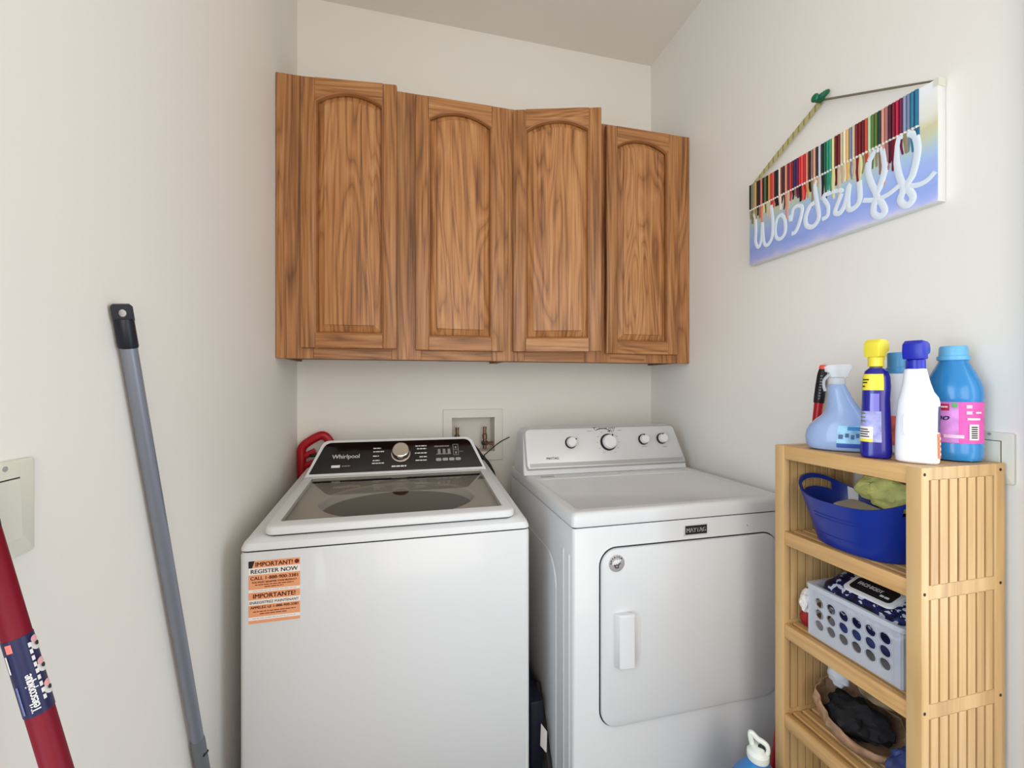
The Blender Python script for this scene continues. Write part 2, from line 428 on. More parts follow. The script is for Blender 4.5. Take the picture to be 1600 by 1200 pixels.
nt.links.new(mu_.outputs[0], mx.inputs[0]); nt.links.new(tr.outputs[0], mx.inputs[1]); nt.links.new(gl.outputs[0], mx.inputs[2]); nt.links.new(mx.outputs[0], o_.inputs[0])
bm = bmesh.new()
loft(bm, [[(p[0], p[1], zl(p[1]) + dz) for p in rr(ib[0] + .0005, ib[1] - .0005, ib[2] + .0005, ib[3] - .0005, .006, 6)] for dz in (-.006, -.0015)])
obj('glass_pane', bm, M_glass, lid)
# console: trapezoid on a plane leaning back
KT = math.atan2(.080, .093)
KM = frame((-.0235, 1.540, .948), (1, 0, 0), (0, math.sin(KT), math.cos(KT)))        # local y runs up the slope
KH = .122
def trap(g, r=.022, n=6):
    b, t = .2925 + g * 1.15, .252 + g * .8
    P = [(-b, -g * .9), (b, -g * .9)]
    tx, ty = t, KH + g
    sl = Vector((b - t, -(KH + g * 1.9))).normalized()       # direction down the right side
    for sgn in (1, -1):
        pts = []
        p0 = Vector((tx, ty)) + sl * r; p2 = Vector((tx - r, ty)); p1 = Vector((tx, ty))
        for k in range(n + 1):
            s = k / n; q = p0 * (1 - s) ** 2 + p1 * 2 * s * (1 - s) + p2 * s * s; pts.append((q.x * sgn, q.y))
        P += pts if sgn == 1 else pts[::-1]
    return P
bm = bmesh.new()
front = [KM @ Vector((p[0], p[1], -.004)) for p in trap(.013)]
f2 = [KM @ Vector((p[0], p[1], .000)) for p in trap(.010)]
def back(g, y): return [Vector((v.x, y, v.z)) for v in (KM @ Vector((p[0], p[1], -.004)) for p in trap(g))]
loft(bm, [f2, front, [Vector((v.x, v.y + .012, v.z - .003)) for v in (KM @ Vector((p[0], p[1], -.004)) for p in trap(.011))], [Vector((v.x * .99, 1.775, min(v.z, 1.010))) for v in back(.004, 1.775)]])
con = obj('console', bm, M_plast, wm)
obj('control_panel', plate(bmesh.new(), trap(0), KM, -.002, .0022, .0008), M_blackgl, con)
text('maker_lettering', 'Whirlpool', KM, -.182, .064, .0165, M_prt_w, con, width=.090, lift=.0025, bold=.005)
bm = bmesh.new(); plate(bm, rect(-.226, -.198, .020, .0295), KM, 0, .003); obj('panel_print', bm, M_prt_w, con)
bm = bmesh.new(); bars(bm, KM, -.192, -.165, .025, .004, .003, 3); obj('panel_print', bm, M_prt_g, con)
bm = bmesh.new()
for yy, xa, xb in ((.092, -.092, -.066), (.078, -.092, -.054), (.060, -.092, -.072), (.042, -.092, -.068), (.031, -.094, -.054)): bars(bm, KM, xa, xb, yy, .0038, .003, int(yy * 1e4), (.006, .014), .002)
obj('cycle_print', bm, M_prt_w, con); bm = bmesh.new()
for yy, xa, xb in ((.096, .054, .094), (.084, .060, .094), (.066, .052, .094), (.050, .068, .094), (.036, .054, .094)): bars(bm, KM, xa, xb, yy, .0038, .003, int(yy * 1e4), (.006, .014), .002)
obj('cycle_print', bm, M_prt_w, con)
bm = bmesh.new(); bars(bm, KM, -.028, .022, .016, .0055, .003, 9, (.01, .018), .002); obj('panel_print', bm, M_prt_w, con)
bm = bmesh.new()
bars(bm, KM, .122, .176, .092, .0045, .003, 5, (.012, .02), .001)
for k in range(3): plate(bm, rect(.134 + k * .018, .144 + k * .018, .060, .080), KM, 0, .003); plate(bm, rect(.128 + k * .018, .146 + k * .018, .057, .060), KM, 0, .003)
plate(bm, rect(.190, .192, .052, .098), KM, 0, .003); plate(bm, rect(.208, .210, .052, .098), KM, 0, .003)
for yy in (.052, .074, .097): plate(bm, rect(.190, .210, yy, yy + .0018), KM, 0, .003)
plate(bm, rect(.197, .203, .080, .090), KM, 0, .003); plate(bm, rect(.197, .203, .058, .068), KM, 0, .003); plate(bm, rect(.212, .226, .066, .068), KM, 0, .003)
obj('display_print', bm, M_prt_g, con)
for k in range(4):
    xk = .136 + k * .0235
    bm = bmesh.new(); plate(bm, rr(xk - .010, xk + .010, .030, .042, .004, 3), KM, .001, .0035, .0008); obj('touch_button', bm, M_greyp, con)
KK = KM @ Matrix.Translation((.003, .066, 0))
kn = obj('cycle_knob', lathe(bmesh.new(), [(.0335, .001), (.0335, .004), (.030, .005), (.0305, .026), (.029, .031), (.026, .033), (.012, .0325), (.001, .0325)], 36, KK), M_chrome, con)
# orange sticker
SM = frame((-.302, wy0, .766), (1, 0, 0), (0, 0, 1))
st = obj('sticker', plate(bmesh.new(), rect(-.0535, .0555, -.0725, .0725), SM, 0, .0005), M_paper, wm)
for a, b in ((.0565, .0725), (.0060, .0400), (-.0175, -.0010), (-.0575, -.0305), (-.0725, -.0655)):
    obj('orange_band', plate(bmesh.new(), rect(-.0535, .0555, a, b), SM, .0003, .0009), M_orange, st)
obj('corner_mark', plate(bmesh.new(), [(-.0535, .0565), (-.046, .0565), (-.041, .0725), (-.0535, .0725)], SM, .0006, .0013), M_prt_k, st)
text('lettering', 'IMPORTANT!', SM, .0005, .0645, .0105, M_prt_r, st, width=.079, bold=.006, lift=.001)
obj('phone_mark', lathe(bmesh.new(), [(.0052, .0006), (.0052, .0013), (.003, .0013), (.001, .0012)], 16, SM @ Matrix.Translation((.0490, .0645, 0))), M_prt_r, st)
text('lettering', 'REGISTER NOW', SM, .001, .0482, .0098, M_prt_k, st, width=.100, bold=.004, lift=.0006)
text('lettering', 'CALL 1-888-900-3381', SM, .001, .0325, .0080, M_prt_r, st, width=.101, bold=.006, lift=.001)
text('lettering', 'YOU MUST REGISTER YOUR PRODUCT', SM, .001, .0228, .0042, M_prt_r, st, width=.096, bold=.005, lift=.001)
bm = bmesh.new(); bars(bm, SM, -.040, .042, .0165, .0017, .0013, 1); bars(bm, SM, -.02, .02, .0115, .0017, .0013, 2)
obj('small_print', bm, M_prt_r, st); bm = bmesh.new(); bars(bm, SM, -.044, .046, -.0455, .0017, .0013, 4); bars(bm, SM, -.030, .028, -.051, .0017, .0013, 5); obj('small_print', bm, M_prt_r, st)
bm = bmesh.new(); bars(bm, SM, -.045, .048, .0025, .0010, .0008, 6); obj('small_print', bm, M_greyp, st); bm = bmesh.new(); bars(bm, SM, -.045, .048, -.0615, .0010, .0008, 7); obj('small_print', bm, M_greyp, st)
text('lettering', 'IMPORTANTE!', SM, .001, -.0090, .0105, M_prt_r, st, width=.090, bold=.006, lift=.001)
text('lettering', 'ENREGISTREZ MAINTENANT', SM, .001, -.0243, .0062, M_prt_k, st, width=.104, lift=.0006)
text('lettering', 'APPELEZ LE 1-888-900-3381', SM, .001, -.0355, .0058, M_prt_r, st, width=.102, bold=.006, lift=.001)

# ------------------------------------------------------------------ dryer
dx0, dx1, dy0, dy1 = .4186, 1.112, 1.036, 1.715
dr = thing('dryer', 'white front-load dryer with silver dial console beside the bamboo shelf', 'dryer', ((dx0 + dx1) / 2, 1.37, 0))
bm = bmesh.new()
loft(bm, [[(p[0], p[1], z) for p in rr(dx0 + i, dx1 - i, dy0 + i, dy1 - i, .008, 4)] for z, i in ((.018, .003), (.022, 0), (.869, 0), (.872, .002))])
body = obj('body', bm, M_enamel, dr)
for x in (dx0 + .06, dx1 - .06):
    for y in (dy0 + .06, dy1 - .06):
        obj('foot', lathe(bmesh.new(), [(.02, 0), (.02, .012), (.012, .014), (.012, .03)], 14, Matrix.Translation((x, y, 0))), M_black, dr)
obj('seam_gasket', loft(bmesh.new(), [[(p[0], p[1], z) for p in rr(dx0 + .003, dx1 - .003, dy0 + .003, dy1 - .003, .008, 4)] for z in (.868, .880)], False, False), M_seam, dr)
# pressed ribs on the left side
for y0_, y1_ in ((1.058, 1.066), (1.10, 1.112)):
    obj('side_rib', add_box(bmesh.new(), dx0 - .003, dx0 + .004, y0_, y1_, .05, .80, .0028, 2), M_enamel, dr)
SB = frame((dx0, 1.40, .42), (0, -1, 0), (0, 0, 1))
obj('side_panel_press', plate(bmesh.new(), rr(-.24, .24, -.34, .33, .09, 8), SB, -.002, .0035, .003), M_enamel, dr)
bm = bmesh.new()
lp = []
for ins, z in ((.001, .8745), (-.002, .877), (-.002, .903), (.002, .910), (.008, .9135), (.012, .914)):
    lp.append([(p[0], p[1], z) for p in rr(dx0 + ins, dx1 - ins, dy0 + ins, dy1 - ins, .012, 5)])
lp.append([(p[0], p[1], .914) for p in rr(dx0 + .022, dx1 - .030, dy0 + .030, 1.440, .02, 5)])
lp.append([(p[0], p[1], .9105) for p in rr(dx0 + .026, dx1 - .034, dy0 + .034, 1.436, .02, 5)])
loft(bm, lp)
obj('top_panel', bm, M_enamel, dr)
obj('lint_screen_cover', plate(bmesh.new(), rr(.78, 1.06, 1.452, 1.482, .006, 3), Matrix.Translation((0, 0, .914)), -.001, .0018, .0012), M_enamel, dr)
obj('top_label', plate(bmesh.new(), rect(.470, .520, 1.462, 1.476), Matrix.Translation((0, 0, .914)), 0, .0006), M_greyp, dr)
# front door
DM = frame((.776, dy0, .5785), (1, 0, 0), (0, 0, 1))
obj('door_gap', plate(bmesh.new(), rr(-.2838, .2838, -.2388, .2388, .049, 9), DM, -.001, .0012), M_seam, dr)
door = obj('front_door', plate(bmesh.new(), rr(-.2805, .2805, -.2355, .2355, .046, 9), DM, 0, .0105, .0045), M_enamel, dr)
bm = bmesh.new()
HM = frame((.556, dy0 - .0105, .576), (1, 0, 0), (0, 0, 1))
P = [(-.026, 0), (-.026, .004), (-.018, .017), (-.008, .021), (.022, .022), (.0255, .019), (.0255, .013), (.020, .010), (.008, 0)]
loft(bm, [[HM @ Vector((p[0] * s, y, p[1] * k)) for p in P] for y, s, k in ((-.070, .97, .75), (-.067, 1, .97), (.066, 1, .97), (.070, .97, .75))])
obj('handle', bm, M_plast, door)
obj('handle_recess', plate(bmesh.new(), rr(.008, .052, -.060, .060, .02, 6), HM, -.001, .0008, .0006), M_plast, door)
# round badge
RM = DM @ Matrix.Translation((.5375 - .776, .777 - .5785, .0105))
bd = obj('round_badge', lathe(bmesh.new(), [(.0225, -.0005), (.0225, .0010), (.0215, .0016), (.001, .0016)], 36, RM), mat('badge_grey', (172, 168, 168), .4, metal=.2), door)
bm = bmesh.new()
for k, (s, ww) in enumerate(((-.004, .0042), (.0025, .0040), (.0085, .0026))):
    pth = catmull([(s - .008, -.003, 0), (s - .004, .003, 0), (s + .001, .007, 0), (s + .004, .0095, 0)], 5)
    tube(bm, [RM @ Vector((p.x, p.y, .0017)) for p in pth], [ww * .25 + ww * .5 * math.sin(math.pi * (i + .5) / len(pth)) for i in range(len(pth))], 8, (RM.to_3x3() @ Vector((0, 0, 1)), .25))
obj('badge_print', bm, M_prt_w, door)
bm = bmesh.new()
for a, b in (((-.009, -.005), (.007, -.0035)), ((-.006, -.006), (-.003, -.0115)), ((-.003, -.0115), (.005, -.0115)), ((.005, -.0115), (.0035, -.005)), ((.006, -.002), (.011, -.001))):
    tube(bm, [RM @ Vector((a[0], a[1], .0017)), RM @ Vector((b[0], b[1], .0017))], .0014, 6, (RM.to_3x3() @ Vector((0, 0, 1)), .3))
obj('badge_print', bm, M_prt_k, door)
for i, ch in enumerate('AMERICA'):
    a = math.radians(176 - i * 22); Q = RM @ Matrix.Translation((.0178 * math.cos(a), .0178 * math.sin(a), 0)) @ Matrix.Rotation(a - math.pi / 2, 4, 'Z')
    text('badge_lettering', ch, Q, 0, 0, .0044, M_prt_k, door, lift=.0018, bold=.03)
# maker plate
BM_ = frame((.7845, dy0, .8425), (1, 0, 0), (0, 0, 1))
pl = obj('maker_plate', plate(bmesh.new(), rr(-.0385, .0375, -.0145, .0145, .002, 2), BM_, 0, .0022, .001), M_silver, dr)
obj('plate_face', plate(bmesh.new(), rect(-.0335, .0355, -.0115, .0125), BM_, .001, .0028), M_prt_k, pl)
text('maker_lettering', 'MAYTAG', BM_, .001, .0008, .0130, M_prt_w, pl, width=.062, lift=.003, bold=.005)
obj('screw_dot', lathe(bmesh.new(), [(.002, 0), (.002, .001), (.001, .0013)], 10, frame((.958, dy0, .8405), (1, 0, 0), (0, 0, 1))), M_greyp, dr)
# console
CT = math.atan2(.055, .171); CM = frame((.755, 1.498, .915), (1, 0, 0), (0, math.sin(CT), math.cos(CT))); CH = .176
def conout(g, top=1.0):
    xb0, xb1, xt0, xt1 = -.340 - g, .340 + g, -.330 - g, .316 + g; r = .022
    P = [(xb0, 0), (xb1, 0), (xb1, .018)]
    for k in range(7):
        a = math.radians(90 * k / 6); P.append((xt1 - r + r * math.cos(a), CH + g - r + r * math.sin(a)))
    for k in range(7):
        a = math.radians(90 + 90 * k / 6); P.append((xt0 + r + r * math.cos(a), CH + g - r + r * math.sin(a)))
    P.append((xb0, .018)); return P
bm = bmesh.new()
fr_ = [CM @ Vector((p[0], p[1], 0)) for p in conout(-.003)]; f1_ = [CM @ Vector((p[0], p[1], -.004)) for p in conout(0)]
bk1 = [Vector((v.x, 1.60 + (v.z - .915) * .05, v.z)) for v in f1_]; bk2 = [Vector((v.x * .995 + .004, 1.645, .915 + (v.z - .915) * .93)) for v in f1_]
loft(bm, [fr_, f1_, bk1, bk2])
dc = obj('console', bm, M_enamel, dr)
def face(g, y0=.022):
    r = .018; P = [(-.326 + g + r * .3, y0 + g), (.331 - g, y0 + g), (.334 - g, y0 + .010)]
    for k in range(6):
        a = math.radians(90 * k / 5); P.append((.309 - g - r + r * math.cos(a), CH - .006 - g - r + r * math.sin(a)))
    for k in range(6):
        a = math.radians(90 + 90 * k / 5); P.append((-.324 + g + r + r * math.cos(a), CH - .006 - g - r + r * math.sin(a)))
    P.append((-.326 + g, y0 + .014)); return P
obj('bezel', plate(bmesh.new(), face(-.0048), CM, -.001, .0035, .001), M_greyp, dc)
obj('control_panel', plate(bmesh.new(), face(0), CM, 0, .007, .003), M_silver, dc)
obj('panel_strip', plate(bmesh.new(), rect(-.316, .326, .027, .041), CM, .006, .0075), mat('strip_grey', (176, 174, 170), .4, metal=.3), dc)
def knob(x, y, r, ang):
    Q = CM @ Matrix.Translation((x, y, .007))
    k = obj('dial_knob', lathe(bmesh.new(), [(r * 1.02, 0), (r, .006), (r * .93, .008), (r * .90, .020), (r * .84, .024), (r * .70, .0255), (r * .66, .0245), (.001, .0245)], 32, Q), M_plast, dc)
    obj('knob_skirt', lathe(bmesh.new(), [(r * 1.10, 0), (r * 1.10, .005), (r * 1.03, .009), (r * .9, .009)], 32, Q), M_black, k)
    Q2 = Q @ Matrix.Rotation(ang, 4, 'Z')
    obj('pointer', plate(bmesh.new(), rect(-.0022, .0022, r * .72, r * .98), Q2, .022, .0265), M_prt_k, k)
knob(-.148, .114, .0205, -1.0); knob(.008, .111, .0300, -.42); knob(.161, .117, .0195, .35); knob(.243, .118, .0195, .3)
text('maker_lettering', 'MAYTAG', CM, -.226, .058, .0095, M_prt_k, dc, width=.048, lift=.0075, bold=.004)
bm = bmesh.new()
pth = catmull([(-.040, .158, 0), (-.024, .164, 0), (-.002, .166, 0), (.015, .160, 0), (.020, .154, 0)], 5)
tube(bm, [CM @ Vector((p.x, p.y, .0078)) for p in pth], .0012, 6); tube(bm, [CM @ Vector((.012, .154, .0078)), CM @ Vector((.021, .153, .0078)), CM @ Vector((.024, .160, .0078))], .0012, 6)
# handwritten note above the big dial
hw = [[(-.048, .168), (-.036, .169)], [(-.042, .169), (-.043, .160)], [(-.032, .165), (-.031, .161), (-.026, .161), (-.025, .166)], [(-.022, .161), (-.021, .166), (-.016, .166)], [(-.013, .161), (-.012, .166), (-.007, .165), (-.006, .161)],
      [(.002, .161), (.003, .168), (.005, .163), (.008, .168), (.010, .162)], [(.018, .168), (.020, .162), (.023, .166), (.026, .162), (.028, .168)], [(.033, .163), (.031, .167), (.035, .168), (.036, .162)], [(.040, .160), (.042, .167), (.046, .166)],
      [(.026, .157), (.028, .152), (.032, .157)], [(.036, .153), (.040, .156), (.036, .158)]]
for s in hw: tube(bm, [CM @ Vector((p[0], p[1] + .001, .0074)) for p in s], .0009, 5)
obj('handwriting', bm, M_prt_k, dc)
bm = bmesh.new()
for i, a in enumerate(range(-150, 151, 30)):
    r_ = .046; x, y = .008 + r_ * math.sin(math.radians(a)), .111 + r_ * math.cos(math.radians(a))
    if y < .155 and y > .045: bars(bm, CM, x - .004, x + .005, y, .002, .0075, i, (.003, .006), .001)
bars(bm, CM, -.075, -.055, .157, .0022, .0075, 33); bars(bm, CM, .055, .072, .157, .0022, .0075, 34); bars(bm, CM, .15, .175, .088, .0018, .0075, 35); bars(bm, CM, .245, .262, .085, .003, .0075, 36)
obj('dial_print', bm, mat('faint_print', (150, 150, 150), .5), dc)

# ------------------------------------------------------------------ hose box in the back wall
hb = thing('hose_outlet_box', 'white recessed laundry hose box with two valves in the back wall', 'outlet box', (.2835, YB, .912))
bm = bmesh.new()
Mb = frame((.2835, YB, 1.027), (1, 0, 0), (0, 0, 1))
def R2(x0, x1, z0, z1, y): return [(x0, y, z0), (x1, y, z0), (x1, y, z1), (x0, y, z1)]
loft(bm, [R2(.1516, .4151, .9124, 1.140, YB - .0003), R2(.1516, .4151, .9124, 1.140, YB - .005), R2(.154, .4125, .915, 1.1375, YB - .007), R2(HX0 + .002, HX1 - .002, HZ0 + .002, HZ1 - .002, YB - .007),
          R2(HX0 + .004, HX1 - .004, HZ0 + .004, HZ1 - .004, YB + .088)], False, True)
obj('box_flange', bm, M_boxw, hb, 20)
for x, full in ((.2185, False), (.3430, True)):
    v = obj('valve_pipe', lathe(bmesh.new(), [(.0085, .958), (.0085, 1.0), (.011, 1.002), (.011, 1.022), (.0075, 1.026), (.0075, 1.050), (.009, 1.052), (.009, 1.056), (.002, 1.057)], 16, Matrix.Translation((x, YB + .045, 0))), M_brass, hb)
    obj('valve_body', add_box(bmesh.new(), x - .014, x + .014, YB + .030, YB + .060, .975, .992, .004), M_black, v)
    bm = bmesh.new(); tube(bm, [(x, YB + .03, .984), (x + .012, YB + .012, .986), (x + .030, YB + .010, .985)], [.006, .006, .010], 10); obj('valve_handle', bm, M_brass, v)

bm = bmesh.new()
tube(bm, catmull([(.255, 1.80, 1.0), (.2817, 1.80, .980), (.309, 1.80, .944), (.348, 1.80, .893), (.370, 1.80, .80), (.372, 1.80, .45), (.36, 1.80, .0085)], 6), .008, 10)
tag(obj('drain_hose', bm, M_black), 'black hose curving down between washer console and back wall', 'hose')
bm = bmesh.new()
tube(bm, catmull([(.3235, 1.818, .941), (.355, 1.82, .966), (.395, 1.82, .996), (.4359, 1.81, 1.0185)], 6), .0023, 7)
tube(bm, catmull([(.3235, 1.818, .941), (.335, 1.822, .90), (.345, 1.822, .7), (.345, 1.822, .0025)], 6), .0023, 7)
tag(obj('black_wire', bm, M_black), 'thin black wire sticking up at an angle behind the washer', 'wire')

# ------------------------------------------------------------------ red handle behind the washer
M_red = mat('red_plastic', (176, 10, 28), .35)
rh = thing('dustpan', 'red plastic dustpan handle poking up behind the left end of the washer', 'dustpan', (-.345, 1.822, 0))
bm = bmesh.new()
tube(bm, catmull([(-.400, 1.822, .86), (-.401, 1.822, .95), (-.399, 1.822, .998), (-.370, 1.822, 1.026), (-.330, 1.822, 1.046), (-.308, 1.822, 1.036), (-.293, 1.822, 1.00), (-.290, 1.822, .90)], 8), .0165, 12, (Vector((0, 1, 0)), .7))
tube(bm, catmull([(-.399, 1.822, .96), (-.372, 1.822, .975), (-.350, 1.822, .985)], 4), .012, 10, (Vector((0, 1, 0)), .7))
tube(bm, catmull([(-.399, 1.822, .915), (-.375, 1.822, .935), (-.345, 1.822, .945)], 4), .011, 10, (Vector((0, 1, 0)), .7))
obj('handle', bm, M_red, rh)
obj('grip', add_box(bmesh.new(), -.372, -.318, 1.812, 1.832, .962, .976, .004), M_black, rh)
bm = bmesh.new(); tube(bm, [(-.345, 1.822, .93), (-.345, 1.822, .30)], .014, 10); obj('shaft', bm, M_black, rh)
obj('pan', add_box(bmesh.new(), -.405, -.285, 1.800, 1.840, 0, .34, .006), M_red, rh)

# ------------------------------------------------------------------ canvas on the right wall
M_canvas = bpy.data.materials.new('painted_canvas'); M_canvas.use_nodes = True
nt = M_canvas.node_tree; b = nt.nodes['Principled BSDF']; b.inputs['Roughness'].default_value = .7
tc = nt.nodes.new('ShaderNodeTexCoord'); sp = nt.nodes.new('ShaderNodeSeparateXYZ'); nz = nt.nodes.new('ShaderNodeTexNoise'); nz.inputs['Scale'].default_value = 14
ma = nt.nodes.new('ShaderNodeMath'); ma.operation = 'MULTIPLY_ADD'; ma.inputs[1].default_value = 3.69
mb = nt.nodes.new('ShaderNodeMath'); mb.operation = 'MULTIPLY_ADD'; mb.inputs[1].default_value = .22; 
nt.links.new(tc.outputs['Object'], sp.inputs[0]); nt.links.new(tc.outputs['Object'], nz.inputs['Vector']); nt.links.new(sp.outputs['Z'], ma.inputs[0]); ma.inputs[2].default_value = -.11
nt.links.new(nz.outputs['Fac'], mb.inputs[0]); nt.links.new(ma.outputs[0], mb.inputs[2])
cr = nt.nodes.new('ShaderNodeValToRGB'); e = cr.color_ramp.elements
e[0].position = 0; e[0].color = lin((208, 206, 232)); e[1].position = .97; e[1].color = lin((236, 238, 240))
for p, c in ((.06, (172, 184, 240)), (.16, (150, 172, 236)), (.34, (160, 182, 236)), (.45, (170, 196, 224)), (.56, (196, 206, 180)), (.66, (206, 200, 160)), (.74, (226, 226, 214))):
    k = e.new(p); k.color = lin(c)
nt.links.new(mb.outputs[0], cr.inputs['Fac']); nt.links.new(cr.outputs[0], b.inputs['Base Color'])
cvx = 1.134; cy0, cy1, cz0, cz1 = .685, 1.2165, 1.653, 1.924
cv = thing('canvas_art', 'canvas with a row of colourful crayons dripping over a white handwritten name', 'wall art', (cvx + .012, (cy0 + cy1) / 2, cz0))
cvo = obj('canvas', add_box(bmesh.new(), cvx, XR - .001, cy0, cy1, cz0, cz1, .002, 2), [M_canvas, mat('raw_canvas', (232, 234, 232), .7)], cv)
for f in cvo.data.polygons:
    if f.normal.x > -.9: f.material_index = 1
CR = [(24, 20, 22), (122, 122, 96), (150, 140, 104), (206, 164, 96), (40, 14, 16), (44, 16, 18), (226, 128, 108), (30, 26, 24), (92, 108, 60), (28, 22, 18), (204, 152, 64), (204, 44, 40), (214, 96, 84), (26, 20, 20), (22, 18, 18), (240, 216, 200),
      (112, 52, 42), (66, 26, 24), (222, 150, 130), (122, 22, 32), (190, 62, 72), (118, 18, 34), (44, 34, 96), (96, 26, 70), (206, 32, 52), (232, 82, 72), (192, 30, 42), (226, 130, 112), (36, 18, 18), (142, 112, 92), (222, 162, 140), (40, 22, 24),
      (200, 204, 214), (28, 26, 30), (22, 92, 72), (42, 142, 112), (64, 150, 120), (232, 216, 152), (98, 12, 16), (112, 14, 18), (204, 182, 152), (240, 230, 190), (232, 184, 112), (122, 132, 152), (206, 190, 160), (130, 16, 22), (120, 10, 20), (96, 12, 16), (202, 72, 52),
      (190, 210, 170), (84, 122, 52), (96, 112, 48), (12, 52, 52), (222, 152, 132), (172, 112, 112), (70, 12, 42), (120, 12, 40), (190, 20, 62), (110, 12, 62), (142, 152, 180), (112, 132, 162), (42, 122, 152), (34, 104, 140)]
nC = len(CR); ya, yb_ = cy1 - .002, cy0 + .036; pitch = (ya - yb_) / nC
cmats = [mat('crayon_%d' % i, c, .5) for i, c in enumerate(CR)]
cme = None
bm = bmesh.new()
prof = [(-.0045, 0), (-.0036, .0042), (0, .0066), (.0036, .0042), (.0045, 0)]
sc = pitch / .0090
def sec(k, z): return [Vector((-p[1] * k * sc, p[0] * k * sc, z)) for p in prof]
loft(bm, [sec(.12, -.008), sec(.95, .000), sec(1, .002), sec(1, .083)])
bmesh.ops.recalc_face_normals(bm, faces=bm.faces)
M_tip = mat('crayon_tip', (232, 226, 214), .6)
base_me = bpy.data.meshes.new('crayon'); bm.to_mesh(base_me); bm.free()
rnd = random.Random(3)
fld = cvx - wpos(cv).x
for i, c in enumerate(CR):
    me = base_me.copy(); me.materials.append(cmats[i]); me.materials.append(M_tip)
    for f in me.polygons:
        if f.center.z < 0: f.material_index = 1
    o = bpy.data.objects.new('crayon', me); COL.objects.link(o); o.parent = cv
    o.location = (fld, ya - (i + .5) * pitch - wpos(cv).y, 1.840 - wpos(cv).z)
    # melted wax running down
    k = rnd.random(); ln = .024 + .060 * k * k + (.022 if i > 32 else 0)
    yy = ya - (i + .5) * pitch; bm = bmesh.new(); w = pitch * rnd.uniform(.40, .78)
    pts = [(cvx, yy, 1.836), (cvx, yy + rnd.uniform(-.002, .002), 1.836 - ln * .5), (cvx, yy + rnd.uniform(-.003, .003), 1.836 - ln)]
    p = catmull(pts, 4); rad = [w * (1.15 - .6 * j / (len(p) - 1)) for j in range(len(p))]; rad[-2] = w * .7; rad[-1] = w * .5
    tube(bm, p, rad, 7, (Vector((1, 0, 0)), .45))
    cc = cmats[i] if rnd.random() < .62 else cmats[rnd.choice([2, 3, 28, 29, 44, 45, 37])]
    obj('wax_drip', bm, cc, cv)
SCRIPT = [
[(1.2056,1.8281),(1.1920,1.8105),(1.1873,1.7633),(1.1893,1.7265),(1.1773,1.7040),(1.1661,1.7242),(1.1609,1.7803),(1.1576,1.7372),(1.1525,1.7067),(1.1385,1.7007),(1.1230,1.7203),(1.1199,1.7703),(1.1273,1.8233)],
[(1.0871,1.7780),(1.1030,1.7716),(1.1108,1.7416),(1.1060,1.7121),(1.0888,1.7039),(1.0738,1.7211),(1.0761,1.7589),(1.0888,1.7787)],
[(1.0568,1.7639),(1.0541,1.7458),(1.0447,1.7785),(1.0258,1.7805),(1.0157,1.7670),(1.0242,1.7323),(1.0381,1.7072),(1.0513,1.7060)],
[(0.9697,1.8306),(0.9771,1.8180),(0.9697,1.7691),(0.9639,1.7214),(0.9811,1.7026),(1.0012,1.7122),(1.0048,1.7369),(0.9931,1.7626),(0.9771,1.7699)],
[(0.9539,1.7131),(0.9388,1.7163),(0.9365,1.7420),(0.9505,1.7737),(0.9342,1.7774),(0.9028,1.7715),(0.8972,1.7626)],
[(0.8985,1.7610),(0.9107,1.7359),(0.9170,1.7175),(0.9028,1.7111),(0.8877,1.7329),(0.8785,1.7755),(0.8822,1.7328),(0.8780,1.7099),(0.8607,1.7114),(0.8507,1.7279),(0.8527,1.7733)],
[(0.8291,1.8117),(0.8158,1.8282),(0.8011,1.8282),(0.7931,1.8052),(0.7920,1.7734),(0.8021,1.7389),(0.8110,1.7183),(0.7974,1.6916),(0.7920,1.6700),(0.8040,1.6640),(0.8170,1.6757),(0.8170,1.6977),(0.8110,1.7191),(0.8223,1.7520),(0.8307,1.7842),(0.8291,1.8117)],
[(0.8427,1.7196),(0.8177,1.7100),(0.7884,1.7086),(0.7607,1.7202)],
[(0.7675,1.8148),(0.7613,1.8324),(0.7440,1.8328),(0.7279,1.8192),(0.7232,1.7800),(0.7327,1.7334),(0.7447,1.7130),(0.7333,1.6857),(0.7350,1.6716),(0.7473,1.6674),(0.7586,1.6852),(0.7523,1.7089),(0.7607,1.7429),(0.7668,1.7801),(0.7675,1.8148)],
[(0.7607,1.7202),(0.7279,1.7054),(0.7062,1.7063),(0.6898,1.7192)]]
M_ink = mat('pale_paint', (226, 236, 246), .6)
for i, s in enumerate(SCRIPT):
    bm = bmesh.new(); p = catmull([(cvx - .001, y, z) for y, z in s], 5)
    tube(bm, p, .0078 if i in (6, 8) else (.0070 if i in (3, 5) else .0060), 8, (Vector((1, 0, 0)), .14))
    obj('painted_letter', bm, M_ink, cv)
# hanging ribbon and its pin
M_rib = bpy.data.materials.new('dotted_ribbon'); M_rib.use_nodes = True
nt = M_rib.node_tree; b = nt.nodes['Principled BSDF']; b.inputs['Roughness'].default_value = .6
tc = nt.nodes.new('ShaderNodeTexCoord'); mp = nt.nodes.new('ShaderNodeMapping'); mp.inputs['Scale'].default_value = (0, 36, 0)
wv = nt.nodes.new('ShaderNodeTexWave'); wv.bands_direction = 'Y'; wv.inputs['Scale'].default_value = .5
cr = nt.nodes.new('ShaderNodeValToRGB'); cr.color_ramp.elements[0].position = .10; cr.color_ramp.elements[0].color = lin((140, 132, 88)); cr.color_ramp.elements[1].position = .22; cr.color_ramp.elements[1].color = lin((186, 178, 122))
nt.links.new(tc.outputs['Object'], mp.inputs['Vector']); nt.links.new(mp.outputs[0], wv.inputs['Vector']); nt.links.new(wv.outputs['Fac'], cr.inputs['Fac']); nt.links.new(cr.outputs[0], b.inputs['Base Color'])
pin = Vector((XR - .012, .966, 2.058))
